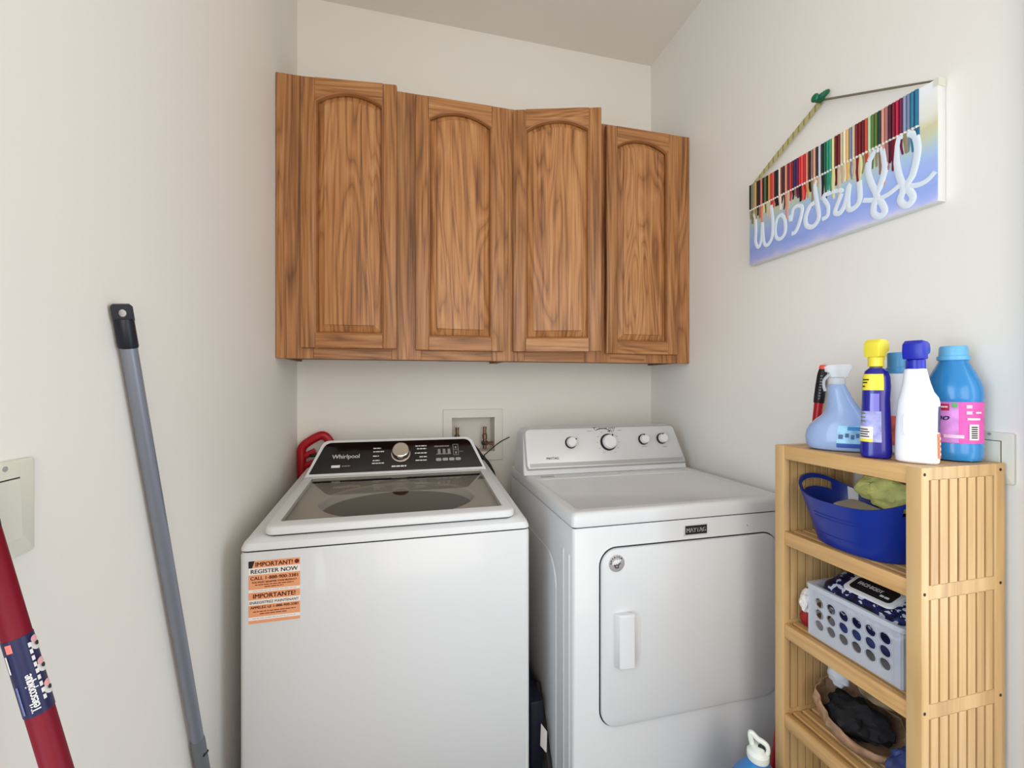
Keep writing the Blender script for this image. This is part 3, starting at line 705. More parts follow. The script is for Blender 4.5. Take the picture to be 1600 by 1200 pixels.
A = Vector((cvx + .004, 1.205, 1.924)); Bp = Vector((cvx + .006, .690, 1.922))
def strip(bm, a, b_, wv_, th, n=6):
    t = (b_ - a).normalized(); side = Vector((1, 0, 0)).cross(t).normalized(); loops = []
    for k in range(n + 1):
        p = a.lerp(b_, k / n); w = wv_ * (.55 + .45 * min(1, k / 2)) if k < 2 else wv_
        loops.append([p + side * w + Vector((-th, 0, 0)), p - side * w + Vector((-th, 0, 0)), p - side * w + Vector((th, 0, 0)), p + side * w + Vector((th, 0, 0))])
    loft(bm, loops)
bm = bmesh.new(); strip(bm, A, pin, .0085, .0006); obj('ribbon', bm, M_rib, cv)
bm = bmesh.new(); strip(bm, Bp, pin, .0018, .004); obj('ribbon', bm, mat('ribbon_edge', (120, 112, 92), .6), cv)
bm = bmesh.new(); lp = []
loft(bm, [[Vector((x, cy0 + .008 - .0095 * k, cz1 - .008 + z)) for x, z in ((cvx - .001, -.009), (XR - .004, -.009), (XR - .004, .0095), (cvx - .001, .0095))] for k in (0, 1)])
obj('ribbon_end', bm, mat('ribbon_end', (222, 222, 206), .6), cv)
pinM = frame(pin + Vector((.010, 0, 0)), (0, -1, 0), (0, 0, 1))
pn = thing('push_pin', 'green push pin holding the canvas ribbon to the wall', 'push pin', (XR - .001, .966, 2.058))
obj('pin_head', lathe(bmesh.new(), [(.009, .008), (.010, .012), (.0075, .015), (.0065, .026), (.011, .030), (.0115, .034), (.008, .037)], 16, frame((XR - .004, .966, 2.060), (0, -1, 0), (0, 0, 1))), mat('green_plastic', (10, 104, 70), .35), pn)
bm = bmesh.new(); tube(bm, [(XR, .966, 2.060), (XR - .013, .966, 2.060)], .001, 6); obj('pin_needle', bm, M_chrome, pn)
bm = bmesh.new(); tube(bm, catmull([(XR - .020, .978, 2.064), (XR - .026, .962, 2.058), (XR - .024, .946, 2.062), (XR - .018, .940, 2.068)], 5), [.006, .007, .008, .009, .009, .009, .009, .009, .009, .008, .008, .007, .007, .006, .005, .004], 8)
obj('ribbon_knot', bm, mat('green_knot', (14, 96, 66), .45), cv)

# ------------------------------------------------------------------ switch plates
def switch(name, label, M, w, h):
    t = thing(name, label, 'light switch', M.translation, 'almond rocker switches')
    obj('cover_plate', plate(bmesh.new(), rr(-w / 2, w / 2, -h / 2, h / 2, .004, 4), M, .0002, .0060, .0022), M_almond, t)
    obj('rocker_gap', plate(bmesh.new(), rect(-.0180, .0180, -.0345, .0345), M, .004, .0063), M_seam, t)
    bm = bmesh.new()
    P = [(-.0170, -.0335), (.0170, -.0335), (.0170, .0335), (-.0170, .0335)]
    loft(bm, [[M @ Vector((p[0], p[1], .004)) for p in P], [M @ Vector((p[0] * .97, p[1] * .985, .0078 + .020 * (p[1] + .0335) * .03 + (.0022 if p[1] < 0 else 0))) for p in P]])
    obj('rocker', bm, M_almond, t)
    for s in (-1, 1): obj('screw', lathe(bmesh.new(), [(.003, .005), (.003, .0066), (.001, .0069)], 12, M @ Matrix.Translation((0, s * .0465, 0))), M_greyp, t)
switch('light_switch', 'almond rocker switch on the left wall behind the red pole', frame((XL, .575, 1.112), (0, 1, 0), (0, 0, 1)), .078, .108)
switch('light_switch', 'almond rocker switch on the right wall behind the blue softener bottle', frame((XR, .610, 1.102), (0, -1, 0), (0, 0, 1)), .073, .102)

# ------------------------------------------------------------------ bamboo shelf
sx0, sx1, sy0, sy1 = .920, 1.143, .581, .903
PT = .026; ZT = [1.095, .880, .647, .421, .196]
bs = thing('bamboo_shelf', 'slatted bamboo shelf unit standing in front of the right wall', 'shelf', ((sx0 + sx1) / 2, (sy0 + sy1) / 2, 0))
slots = [.9426, .9661, .9909, 1.0151, 1.0389, 1.0638, 1.0874, 1.1113]; gw = .0026
edges = [sx0] + slots + [sx1]
bandz = [(1.0715, 1.0945), (.8490, .8755), (.6275, .6550), (.404, .430), (.180, .206), (0, .045)]
for y0_, y1_ in ((sy0, sy0 + PT), (sy1 - PT, sy1)):
    p = obj('post', add_box(bmesh.new(), sx0, slots[0] - gw, y0_, y1_, 0, 1.0945, .002, 2), M_bam, bs)
    p2 = obj('post', add_box(bmesh.new(), slots[-1] + gw, sx1, y0_, y1_, 0, 1.0945, .002, 2), M_bam, bs)
    for z0_, z1_ in bandz:
        obj('cross_band', add_box(bmesh.new(), slots[0] - gw - .0005, slots[-1] + gw + .0005, y0_ + .0008, y1_ - .0008, z0_, z1_), M_bam, bs, 0)
    for (za, zb) in zip(bandz[1:], bandz[:-1]):
        for a, b_ in zip(slots[:-1], slots[1:]):
            obj('slat', add_box(bmesh.new(), a + gw, b_ - gw, y0_ + .0008, y1_ - .0008, za[1] - .0005, zb[0] + .0005, 0), M_bam, bs, 0)
    if y0_ == sy0:
        for zc in (1.0825, .861, .641, .417, .193):
            for x in (.9275, 1.1285):
                obj('bolt_hole', lathe(bmesh.new(), [(.0030, .0), (.0030, .0006), (.001, .0007)], 12, frame((x, sy0, zc), (1, 0, 0), (0, 0, 1))), M_seam, bs)
for i, z in enumerate(ZT):
    ya_, yb2 = sy0 + PT, sy1 - PT
    sh = obj('shelf_board', add_box(bmesh.new(), sx0 + .002, sx0 + .018, ya_, yb2, z - .034, z, .002, 2), M_bamh, bs)
    obj('back_rail', add_box(bmesh.new(), sx1 - .018, sx1 - .002, ya_, yb2, z - .034, z, .002, 2), M_bamh, sh)
    ns = 6 if i else 5; x_a, x_b = sx0 + .0185, sx1 - .0185; gp = .009 if i else .001; sw = (x_b - x_a - gp * (ns + 1)) / ns
    for k in range(ns):
        xk = x_a + gp + k * (sw + gp)
        obj('shelf_slat', add_box(bmesh.new(), xk, xk + sw, ya_, yb2, z - .014, z - .001, .0015, 1), M_bamh, sh)

# ------------------------------------------------------------------ bottles on the shelf top
ZS = ZT[0]
def section(rx, ry, z, n=32, pw=2.0, ox=0., oy=0.):
    L = []
    for k in range(n):
        a = 2 * math.pi * k / n; c, s = math.cos(a), math.sin(a)
        L.append(Vector((ox + rx * math.copysign(abs(c) ** (2 / pw), c), oy + ry * math.copysign(abs(s) ** (2 / pw), s), z)))
    return L
def interp(prof, z):
    if z <= prof[0][0]: return prof[0]
    for a, b in zip(prof, prof[1:]):
        if z <= b[0]:
            t = (z - a[0]) / max(1e-9, b[0] - a[0]); t2 = t
            return tuple(a[i] + (b[i] - a[i]) * t2 for i in range(len(a)))
    return prof[-1]
def bottle_bm(prof, M, n=32, pw=2.0):
    """prof: (z, rx, ry, ox) rows"""
    bm = bmesh.new()
    loft(bm, [[M @ p for p in section(r[1], r[2], r[0], n, pw, r[3])] for r in prof]); return bm
def patch_bm(prof, M, a0, a1, z0, z1, off=.0006, na=14, nz=8, pw=2.0):
    """label: thin piece of the bottle's own surface"""
    bm = bmesh.new(); g = []
    for j in range(nz + 1):
        z = z0 + (z1 - z0) * j / nz; r = interp(prof, z); row = []
        for i in range(na + 1):
            a = math.radians(a0 + (a1 - a0) * i / na); c, s = math.cos(a), math.sin(a)
            row.append(bm.verts.new(M @ Vector((r[3] + (r[1] + off) * math.copysign(abs(c) ** (2 / pw), c), (r[2] + off) * math.copysign(abs(s) ** (2 / pw), s), z))))
        g.append(row)
    for j in range(nz):
        for i in range(na): bm.faces.new((g[j][i], g[j][i + 1], g[j + 1][i + 1], g[j + 1][i]))
    return bm
def wrap_text(name, body, prof, M, ac, zc, h, m, parent, off=.0012, pw=2.0, width=None, shear=0, bold=0., rot=False):
    bm, w = text_bm(body, shear, bold); sx = (width / w) if width else h
    for v in bm.verts:
        tx, ty = v.co.x * sx, v.co.y * h
        z = zc + ty; r = interp(prof, z); a = math.radians(ac) + tx / max(.01, (r[1] + r[2]) / 2)
        o = off + (.0003 if v.co.z > 0 else -.0003); c, s = math.cos(a), math.sin(a)
        v.co = M @ Vector((r[3] + (r[1] + o) * math.copysign(abs(c) ** (2 / pw), c), (r[2] + o) * math.copysign(abs(s) ** (2 / pw), s), z))
    return obj(name, bm, m, parent, 0)
def facing(x, y, z, extra=0.):
    """local frame at (x, y): local -Y looks at the room entrance, local X to the right as seen from there"""
    return Matrix.Translation((x, y, z)) @ Matrix.Rotation(math.atan2(y, x) - math.pi / 2 + extra, 4, 'Z')

# fabric softener bottle
x, y = 1.099, .638; Mq = facing(x, y, ZS)
sb = thing('softener_bottle', 'blue softener bottle with pink label and pale blue cap', 'bottle', (x, y, ZS), 'cleaning bottles on top of the bamboo shelf')
PF = [(0, .034, .034, 0), (.002, .041, .041, 0), (.012, .0435, .0435, 0), (.034, .0438, .0438, 0), (.038, .0425, .0425, 0), (.118, .0425, .0425, 0), (.122, .0438, .0438, 0), (.130, .0446, .0446, 0), (.136, .0444, .0444, 0), (.148, .0432, .0432, 0),
      (.164, .0385, .0385, 0), (.182, .0310, .0310, 0), (.196, .0245, .0245, 0), (.201, .0225, .0225, 0), (.206, .0220, .0220, 0)]
M_bblue = mat('blue_bottle', (38, 128, 190), .25, coat=.3)
obj('bottle_body', bottle_bm(PF, Mq, 40), M_bblue, sb)
bm = bmesh.new()
for k in range(5):
    a = math.radians(-90 + 36 + k * 72); add = Mq @ Vector((.030 * math.cos(a), .030 * math.sin(a), 0))
    tube(bm, [Mq @ Vector((.012 * math.cos(a), .012 * math.sin(a), .010)), Mq @ Vector((.0385 * math.cos(a), .0385 * math.sin(a), .0085)), Mq @ Vector((.0425 * math.cos(a), .0425 * math.sin(a), .024))], [.004, .0082, .002], 8)
obj('base_lobe', bm, M_bblue, sb)
obj('cap', lathe(bmesh.new(), [(.0245, .204), (.0250, .206), (.0250, .212), (.0222, .213), (.0215, .229), (.0200, .233), (.010, .2335)], 32, Mq), mat('pale_blue_cap', (104, 178, 220), .35), sb)
lb = obj('label', patch_bm(PF, Mq, -178, -2, .037, .119, .0008, 24, 4), mat('pink_label', (222, 84, 170), .4, var=.05, vscale=30), sb)
obj('label_panel', patch_bm(PF, Mq, -165, -80, .038, .1185, .0012, 10, 4), mat('lilac_label', (196, 128, 196), .4, var=.18, vscale=40), lb)
obj('logo', patch_bm(PF, Mq, -120, -97, .1015, .1150, .0020, 8, 2), mat('logo_red', (186, 24, 62), .4), lb)
obj('logo_stripe', patch_bm(PF, Mq, -117, -100, .1075, .1105, .0026, 6, 1), M_prt_w, lb)
obj('leaf_print', patch_bm(PF, Mq, -92, -83, .108, .117, .0020, 4, 2), mat('leaf_green', (90, 170, 90), .5), lb)
wrap_text('lettering', 'no', PF, Mq, -110, .0890, .0135, mat('navy_print', (30, 24, 74), .5), lb, .0022, shear=.3, bold=.006, width=.020)
for z in (.110, .098): obj('label_dot', patch_bm(PF, Mq, -66, -54, z - .0032, z + .0032, .0020, 5, 2), mat('pale_pink', (244, 196, 224), .5), lb)
obj('label_bar', patch_bm(PF, Mq, -64, -34, .0835, .0875, .0020, 6, 1), M_prt_w, lb)
obj('label_bar', patch_bm(PF, Mq, -46, -30, .0965, .100, .0020, 6, 1), M_prt_w, lb)
obj('label_bar', patch_bm(PF, Mq, -108, -70, .047, .0535, .0020, 6, 1), mat('pale_pink_bar', (240, 200, 226), .5), lb)
obj('barcode_field', patch_bm(PF, Mq, -60, -38, .044, .075, .0020, 6, 3), M_paper, lb)
for k in range(6): obj('barcode_bar', patch_bm(PF, Mq, -56, -42, .0475 + k * .0042, .0500 + k * .0042, .0026, 4, 1), M_prt_k, lb)

def trigger(parent, M, z, m, m2, k=1.0, cap_r=.017):
    """trigger sprayer head; spout points to local +X"""
    obj('collar', lathe(bmesh.new(), [(cap_r, z - .002), (cap_r, z + .016), (cap_r * .86, z + .018), (cap_r * .5, z + .0182)], 24, M), m2, parent)
    P = [(-.018, z + .018), (.014, z + .018), (.014, z + .026), (.026, z + .030), (.028, z + .040), (.024, z + .050), (.012, z + .054), (-.010, z + .055), (-.020, z + .048), (-.022, z + .034)]
    P = [(p[0] * k, z + (p[1] - z) * 1.0) for p in P]
    F = M @ frame((0, 0, 0), (1, 0, 0), (0, 0, 1))
    h = obj('spray_head', plate(plate(bmesh.new(), P, F, 0, .015, .003), P, M @ Matrix.Rotation(math.pi, 4, 'Z') @ Matrix.Scale(-1, 4, (1, 0, 0)) @ frame((0, 0, 0), (1, 0, 0), (0, 0, 1)), 0, .015, .003), m, parent)
    obj('nozzle', lathe(bmesh.new(), [(.008, 0), (.008, .006), (.003, .0065)], 14, M @ frame((.027 * k, 0, z + .038), (0, 1, 0), (0, 0, 1))), m2, parent)
    bm = bmesh.new(); tube(bm, [M @ Vector(p) for p in catmull([(.016 * k, 0, z + .028), (.024 * k, 0, z + .018), (.023 * k, 0, z + .002), (.028 * k, 0, z - .010)], 4)], [.006, .006, .006, .006, .006, .006, .0055, .005, .005, .0045, .004, .004, .0035], 8)
    obj('trigger', bm, m, parent)

# white spray bottle with a royal blue head
x, y = .982, .628; Mq = facing(x, y, ZS)
wb = thing('spray_bottle', 'white spray bottle with royal blue trigger head and orange side label', 'bottle', (x, y, ZS), 'cleaning bottles on top of the bamboo shelf')
PF = [(0, .0285, .019, 0), (.003, .0320, .0225, 0), (.012, .0328, .0232, 0), (.06, .0320, .0232, 0), (.10, .0314, .0232, .001), (.118, .0310, .023, .002), (.128, .0292, .022, .002), (.140, .0244, .0205, 0), (.158, .0204, .019, -.001), (.176, .0178, .017, -.002), (.184, .0164, .016, -.002), (.186, .0125, .0125, -.002)]
M_wb = mat('white_bottle', (238, 240, 246), .32)
obj('bottle_body', bottle_bm(PF, Mq, 40, 2.8), M_wb, wb)
obj('front_panel', plate(bmesh.new(), rr(-.020, .022, .052, .100, .010, 4), Mq @ frame((0, -.0230, 0), (1, 0, 0), (0, 0, 1)), -.002, .0008, .0006), M_wb, wb)
Mt = Mq @ Matrix.Translation((-.002, 0, 0)) @ Matrix.Rotation(math.radians(72), 4, 'Z')
M_rb = mat('royal_blue', (24, 36, 170), .3)
trigger(wb, Mt, .186, M_rb, M_rb, .95, .0150)
lb = obj('side_label', patch_bm(PF, Mq, -34, 20, .012, .060, .0008, 8, 5, 2.8), mat('orange_label', (226, 122, 78), .5), wb)
obj('side_label', patch_bm(PF, Mq, -30, 20, .062, .112, .0008, 8, 5, 2.8), mat('dark_label', (62, 48, 92), .5, var=.4, vscale=60), wb)
for k in range(4): obj('label_bar', patch_bm(PF, Mq, -26, -12, .018 + k * .010, .023 + k * .010, .0016, 3, 1, 2.8), mat('peach_print', (246, 200, 170), .5), lb)

# navy spray bottle with a yellow head
x, y = .962, .690; Mq = facing(x, y, ZS, .12)
nb = thing('spray_bottle', 'navy blue spray bottle with yellow trigger head and yellow neck label', 'bottle', (x, y, ZS), 'cleaning bottles on top of the bamboo shelf')
PF = [(0, .0225, .0165, 0), (.003, .0255, .0195, 0), (.012, .0264, .0204, 0), (.05, .0254, .0204, 0), (.09, .0240, .0200, 0), (.125, .0228, .0192, 0), (.150, .0232, .0190, .001), (.168, .0224, .0182, .001), (.182, .0195, .0165, .001), (.188, .0125, .0120, 0)]
M_nv = mat('navy_bottle', (22, 20, 138), .22, coat=.3)
obj('bottle_body', bottle_bm(PF, Mq, 36, 2.6), M_nv, nb)
M_yl = mat('yellow_plastic', (240, 222, 66), .38)
obj('neck', lathe(bmesh.new(), [(.0105, .184), (.0105, .196)], 20, Mq), mat('neck_grey', (110, 100, 90), .4), nb)
trigger(nb, Mq @ Matrix.Rotation(math.radians(52), 4, 'Z'), .194, M_yl, M_yl, .72, .0135)
lb = obj('neck_label', patch_bm(PF, Mq, -165, -72, .142, .176, .0010, 10, 4, 2.6), M_yl, nb)
for z, a0, a1 in ((.164, -158, -120), (.158, -158, -128), (.150, -158, -140)): obj('label_bar', patch_bm(PF, Mq, a0, a1, z - .0012, z + .0014, .0018, 4, 1, 2.6), M_prt_k, lb)
lb = obj('front_label', patch_bm(PF, Mq, -172, -80, .034, .098, .0009, 10, 6, 2.6), mat('pale_label', (150, 152, 206), .4, var=.25, vscale=50), nb)
obj('label_field', patch_bm(PF, Mq, -165, -100, .040, .066, .0016, 8, 3, 2.6), M_paper, lb)
obj('label_field', patch_bm(PF, Mq, -165, -100, .034, .040, .0018, 8, 1, 2.6), M_yl, lb)
for k in range(4): obj('label_bar', patch_bm(PF, Mq, -160, -112 - 6 * (k % 2), .044 + k * .005, .0462 + k * .005, .0023, 4, 1, 2.6), M_prt_k, lb)
for k in range(3): obj('label_bar', patch_bm(PF, Mq, -165, -132, .076 + k * .008, .0785 + k * .008, .0016, 4, 1, 2.6), mat('olive_print', (120, 130, 70), .5), lb)
obj('painted_shine', patch_bm(PF, Mq, -112, -86, .070, .135, .0008, 6, 8, 2.6), mat('painted_shine_lilac', (128, 124, 208), .2), nb)  # highlight painted on as a paler strip of the bottle surface

# pale bottle with blue cap, standing behind
x, y = 1.066, .718; Mq = facing(x, y, ZS)
pb = thing('cleaner_bottle', 'pale grey bottle with blue cap standing behind the two spray bottles', 'bottle', (x, y, ZS), 'cleaning bottles on top of the bamboo shelf')
PF = [(0, .028, .022, 0), (.004, .033, .027, 0), (.10, .032, .027, 0), (.145, .030, .025, 0), (.165, .026, .022, 0), (.178, .022, .020, 0), (.180, .016, .016, 0)]
obj('bottle_body', bottle_bm(PF, Mq, 32, 2.4), mat('pale_bottle', (208, 212, 220), .35), pb)
obj('cap', lathe(bmesh.new(), [(.0205, .178), (.0215, .180), (.0210, .190), (.0185, .193), (.0190, .222), (.0175, .225), (.006, .2255)], 28, Mq), mat('steel_blue_cap', (72, 142, 190), .35), pb)
obj('label', patch_bm(PF, Mq, -170, -10, .02, .085, .0008, 12, 5, 2.4), mat('red_orange_label', (196, 92, 74), .5, var=.2, vscale=40), pb)

# pale blue refill bottle with a clear sprayer
x, y = .988, .792; Mq = facing(x, y, ZS)
rb = thing('refill_bottle', 'translucent pale blue pot-bellied bottle with clear sprayer', 'bottle', (x, y, ZS), 'cleaning bottles on top of the bamboo shelf')
PF = [(0, .050, .030, 0), (.003, .058, .036, 0), (.014, .0625, .040, 0), (.030, .0640, .041, 0), (.045, .0625, .040, .001), (.058, .0580, .038, .003), (.070, .0510, .035, .007), (.080, .0430, .032, .010), (.092, .0350, .029, .0105), (.108, .0285, .026, .007), (.125, .0230, .022, .003), (.140, .0195, .019, .0), (.152, .0170, .017, -.002), (.156, .0140, .014, -.002)]
M_pb = mat('pale_blue_liquid', (172, 196, 238), .18, trans=.25, ior=1.3, coat=.3)
obj('bottle_body', bottle_bm(PF, Mq, 40, 2.2), M_pb, rb)
M_clr = mat('clear_plastic', (232, 236, 242), .12, alpha=.42)
obj('collar', lathe(bmesh.new(), [(.0165, .154), (.0165, .168), (.012, .170)], 24, Mq @ Matrix.Translation((-.002, 0, 0))), M_clr, rb)
P = [(-.018, .170), (.012, .170), (.016, .182), (.024, .184), (.026, .196), (.016, .201), (-.024, .202), (-.028, .196), (-.024, .184)]
P = [(p[0] * -1 - .001, p[1]) for p in P]
obj('spray_head', plate(bmesh.new(), P[::-1], Mq @ frame((0, .012, 0), (1, 0, 0), (0, 0, 1)), 0, .024, .003), M_clr, rb)
bm = bmesh.new(); tube(bm, [Mq @ Vector((-.001, 0, .150)), Mq @ Vector((-.001, 0, .198))], .0035, 8); obj('pump_tube', bm, M_prt_w, rb)
bm = bmesh.new(); tube(bm, [Mq @ Vector(p) for p in catmull([(-.016, 0, .178), (-.026, 0, .165), (-.027, 0, .150), (-.024, 0, .138)], 4)], .0035, 8); obj('trigger', bm, M_clr, rb)
lb = obj('label', patch_bm(PF, Mq, -92, -20, .020, .060, .0010, 14, 6, 2.2), mat('sky_label', (150, 198, 232), .4, var=.15, vscale=50), rb)
obj('label_field', patch_bm(PF, Mq, -92, -20, .010, .020, .0010, 14, 3, 2.2), mat('deep_blue_label', (58, 88, 168), .4), rb)
for k in range(5): obj('label_bar', patch_bm(PF, Mq, -90 + k * 9, -84 + k * 9, .030 + (k % 2) * .004, .040 + (k % 2) * .003, .0018, 3, 2, 2.2), mat('blue_grey_print', (80, 100, 140), .5), lb)
obj('label_bar', patch_bm(PF, Mq, -78, -46, .050, .058, .0018, 5, 2, 2.2), mat('blue_mark', (60, 130, 190), .5), lb)

# red scrub brush handle in the gap behind the shelf
br = thing('scrub_brush', 'red handled brush with black grip standing behind the bamboo shelf', 'brush', (.94, .96, 0))
ga = Vector((1.1378, .955, 1.2970)); gb = Vector((1.1213, .955, 1.190)); dv = (gb - ga).normalized()
gc = ga + dv * 1.225
bm = bmesh.new(); tube(bm, [gb - dv * .02, gb + dv * .12, gc], [.011, .009, .009], 12); obj('handle', bm, M_red, br)
bm = bmesh.new(); pp = [ga + dv * t for t in (.006, .02, .05, .08, .100, .106)]; tube(bm, pp, [.009, .0115, .0125, .0130, .0125, .008], 14); obj('grip', bm, M_black, br)
bm = bmesh.new()
for k in range(9): q = ga + dv * (.025 + k * .008) + Vector((-.010, -.0075, 0)); tube(bm, [q + Vector((-.0015, .0018, 0)), q + Vector((.0015, -.0018, 0))], .0012, 6)
obj('grip_ridges', bm, M_greyp, br)
obj('grip_tip', lathe(bmesh.new(), [(.009, 0), (.0085, .008), (.006, .013), (.002, .014)], 14, Matrix.Translation(ga + dv * .007)), mat('coral_tip', (238, 86, 66), .4), br)
obj('brush_head', add_box(bmesh.new(), gc.x - .022, gc.x + .018, .925, .998, .03, gc.z + .03, .008), M_red, br)
obj('bristles', add_box(bmesh.new(), gc.x - .018, gc.x + .014, .930, .993, 0, .031), M_prt_w, br)

# ------------------------------------------------------------------ blue tub and what is in it
zs = ZT[1]
bk = thing('flexible_tub', 'royal blue flexible tub with cut-out handles on the shelf', 'tub', (1.012, .742, zs))
M_tub = mat('blue_rubber', (16, 44, 136), .34, coat=.1)
Mq = Matrix.Translation((.999, .744, zs))
def tubpt(a, t, th=0.):
    """a round the oval, t height share"""
    c, s = math.cos(a), math.sin(a)
    rx = .062 + .032 * t - th; ry = .090 + .040 * t - th
    hh = .106 + .036 * (abs(s) ** 3)
    return Mq @ Vector((rx * math.copysign(abs(c) ** .86, c), ry * math.copysign(abs(s) ** .86, s), .001 + hh * t))
na, ntt = 64, 14
def hole(i, j):
    a = 2 * math.pi * (i + .5) / na
    return abs(math.sin(a)) > .90 and .80 < (j + .5) / ntt < .925
def tubskin():
    bm = bmesh.new(); g = {}
    for s_, th in ((0, 0.), (1, .0035)):
        for j in range(ntt + 1):
            for i in range(na): g[s_, i, j] = bm.verts.new(tubpt(2 * math.pi * i / na, max(j / ntt, .03 * s_), th))
    for j in range(ntt):
        for i in range(na):
            i2 = (i + 1) % na
            if hole(i, j): 
                for (p, q, di, dj) in (((i, j), (i2, j), 0, -1), ((i2, j), (i2, j + 1), 1, 0), ((i2, j + 1), (i, j + 1), 0, 1), ((i, j + 1), (i, j), -1, 0)):
                    if not hole((i + di) % na, j + dj): bm.faces.new((g[0, p[0], p[1]], g[0, q[0], q[1]], g[1, q[0], q[1]], g[1, p[0], p[1]]))
                continue
            bm.faces.new((g[0, i, j], g[0, i2, j], g[0, i2, j + 1], g[0, i, j + 1]))
            bm.faces.new((g[1, i, j + 1], g[1, i2, j + 1], g[1, i2, j], g[1, i, j]))
    for i in range(na):
        i2 = (i + 1) % na; bm.faces.new((g[0, i, ntt], g[0, i2, ntt], g[1, i2, ntt], g[1, i, ntt]))
    bm.faces.new([g[0, i, 0] for i in range(na)][::-1]); bm.faces.new([g[1, i, 0] for i in range(na)])
    return bm
obj('tub_wall', tubskin(), M_tub, bk, 50)
for t in (.25, .62, .69):
    bm = bmesh.new(); tube(bm, [tubpt(math.pi + math.radians(dg), t, -.0004) for dg in range(-22, 23, 4)], .0012, 6); obj('moulded_rib', bm, M_tub, bk)
bm = bmesh.new(); g = []
for j in range(7): g.append([bm.verts.new(tubpt(math.radians(dg), .62 + .36 * j / 6, .0055)) for dg in (30, 34, 38, 42)])
for j in range(6):
    for i in range(3): bm.faces.new((g[j][i], g[j][i + 1], g[j + 1][i + 1], g[j + 1][i]))
obj('paper_tag', bm, M_paper, bk)

def crumple(name, c, r, m, parent=None, amp=.25, freq=22, seed=0, sub=4, flat=None, holes=None):
    bm = bmesh.new(); bmesh.ops.create_icosphere(bm, subdivisions=sub, radius=1)
    off = Vector((seed * 3.1, seed * 1.7, seed * 5.3))
    for v in bm.verts:
        p = v.co.normalized(); w = Vector((p.x * r[0], p.y * r[1], p.z * r[2]))
        d = noise.noise(w * freq + off) * amp + abs(noise.noise(w * freq * 2.1 + off)) * amp * .8
        w = w * (1 + d)
        w = Vector(c) + w
        if flat is not None and w.z < flat: w.z = flat + (w.z - flat) * .02
        v.co = w
    return obj(name, bm, m, parent, 25)
M_lime = mat('lime_cloth', (226, 222, 132), .8, var=.10, vscale=30, bump=.3, bscale=300)
o = crumple('cleaning_cloth', (1.062, .737, zs + .122), (.028, .062, .038), M_lime, None, .34, 34, 2)
tag(o, 'crumpled yellow-green cloth stuffed into the blue tub', 'cloth')
bm = bmesh.new()
Mq2 = Matrix.Translation((1.000, .745, zs + .082)) @ Matrix.Rotation(.2, 4, 'X') @ Matrix.Rotation(.15, 4, 'Z')
loft(bm, [[Mq2 @ Vector((p[0], p[1], z)) for p in rr(-.040 + i, .040 - i, -.045 + i, .045 - i, .014, 4)] for z, i in ((-.006, .003), (-.003, 0), (.004, 0), (.007, .003))])
tag(obj('plastic_lid', bm, mat('beige_plastic', (188, 176, 164), .35)), 'pale beige plastic lid lying inside the blue tub', 'lid')
o = crumple('dark_bag', (1.012, .745, zs + .045), (.052, .072, .030), mat('dark_plastic', (24, 26, 44), .5), None, .15, 20, 5, 4, zs + .006)
tag(o, 'dark crumpled bag at the bottom of the blue tub', 'bag')

# ------------------------------------------------------------------ plastic crate with wipes
zs = ZT[2]
ct = thing('storage_crate', 'translucent white plastic crate with round holes on the bamboo shelf', 'crate', (1.03, .728, zs))
M_crate = mat('frosted_plastic', (226, 230, 238), .3, trans=0., alpha=.40)
kx0, kx1, ky0, ky1, kh = .945, 1.105, .630, .828, .122
def perforated(M, w, h, cols, rows, rad, mx_, m_top, m_bot, th=.003):
    """plate with round holes; local x 0..w, y 0..h"""
    bm = bmesh.new(); n = 16
    cw = (w - 2 * mx_) / cols; chh = (h - m_top - m_bot) / rows
    def L(x_, y_, z_): return M @ Vector((x_, y_, z_))
    for c in range(cols):
        for r_ in range(rows):
            ax, ay = mx_ + c * cw, m_bot + r_ * chh; cx_, cy_ = ax + cw / 2, ay + chh / 2
            ring = []; sq = []; lipr = []
            for k in range(n):
                a = 2 * math.pi * k / n + math.pi / 4; ca, sa = math.cos(a), math.sin(a); ss = 1 / max(abs(ca), abs(sa))
                lipr.append((cx_ + rad * 1.14 * ca, cy_ + rad * 1.14 * sa)); ring.append((cx_ + rad * ca, cy_ + rad * sa)); sq.append((cx_ + cw / 2 * ca * ss, cy_ + chh / 2 * sa * ss))
            loft(bm, [[L(*p, 0) for p in sq], [L(*p, 0) for p in ring], [L(*p, th + .0016) for p in ring], [L(*p, th + .0016) for p in lipr], [L(*p, th) for p in lipr], [L(*p, th) for p in sq]], False, False)
    for x0_, x1_, y0_, y1_ in ((0, mx_, 0, h), (w - mx_, w, 0, h), (mx_, w - mx_, 0, m_bot), (mx_, w - mx_, h - m_top, h)):
        plate(bm, rect(x0_, x1_, y0_, y1_), M, 0, th)
    bmesh.ops.remove_doubles(bm, verts=bm.verts, dist=.00002)
    return bm
zb0 = zs + .002
obj('crate_side', perforated(frame((kx0, ky1, zb0), (0, -1, 0), (0, 0, 1)), ky1 - ky0, kh, 6, 3, .0112, .014, .024, .020), M_crate, ct, 30)
obj('crate_side', perforated(frame((kx1, ky0, zb0), (0, 1, 0), (0, 0, 1)), ky1 - ky0, kh, 6, 3, .0112, .014, .024, .020), M_crate, ct, 30)
obj('crate_end', perforated(frame((kx0, ky0, zb0), (1, 0, 0), (0, 0, 1)), kx1 - kx0, kh, 4, 3, .0112, .014, .024, .020), M_crate, ct, 30)
obj('crate_end', perforated(frame((kx1, ky1, zb0), (-1, 0, 0), (0, 0, 1)), kx1 - kx0, kh, 4, 3, .0112, .014, .024, .020), M_crate, ct, 30)
obj('crate_bottom', B((kx0, kx1, ky0, ky1, zs, zs + .003)), M_crate, ct)
bm = bmesh.new()
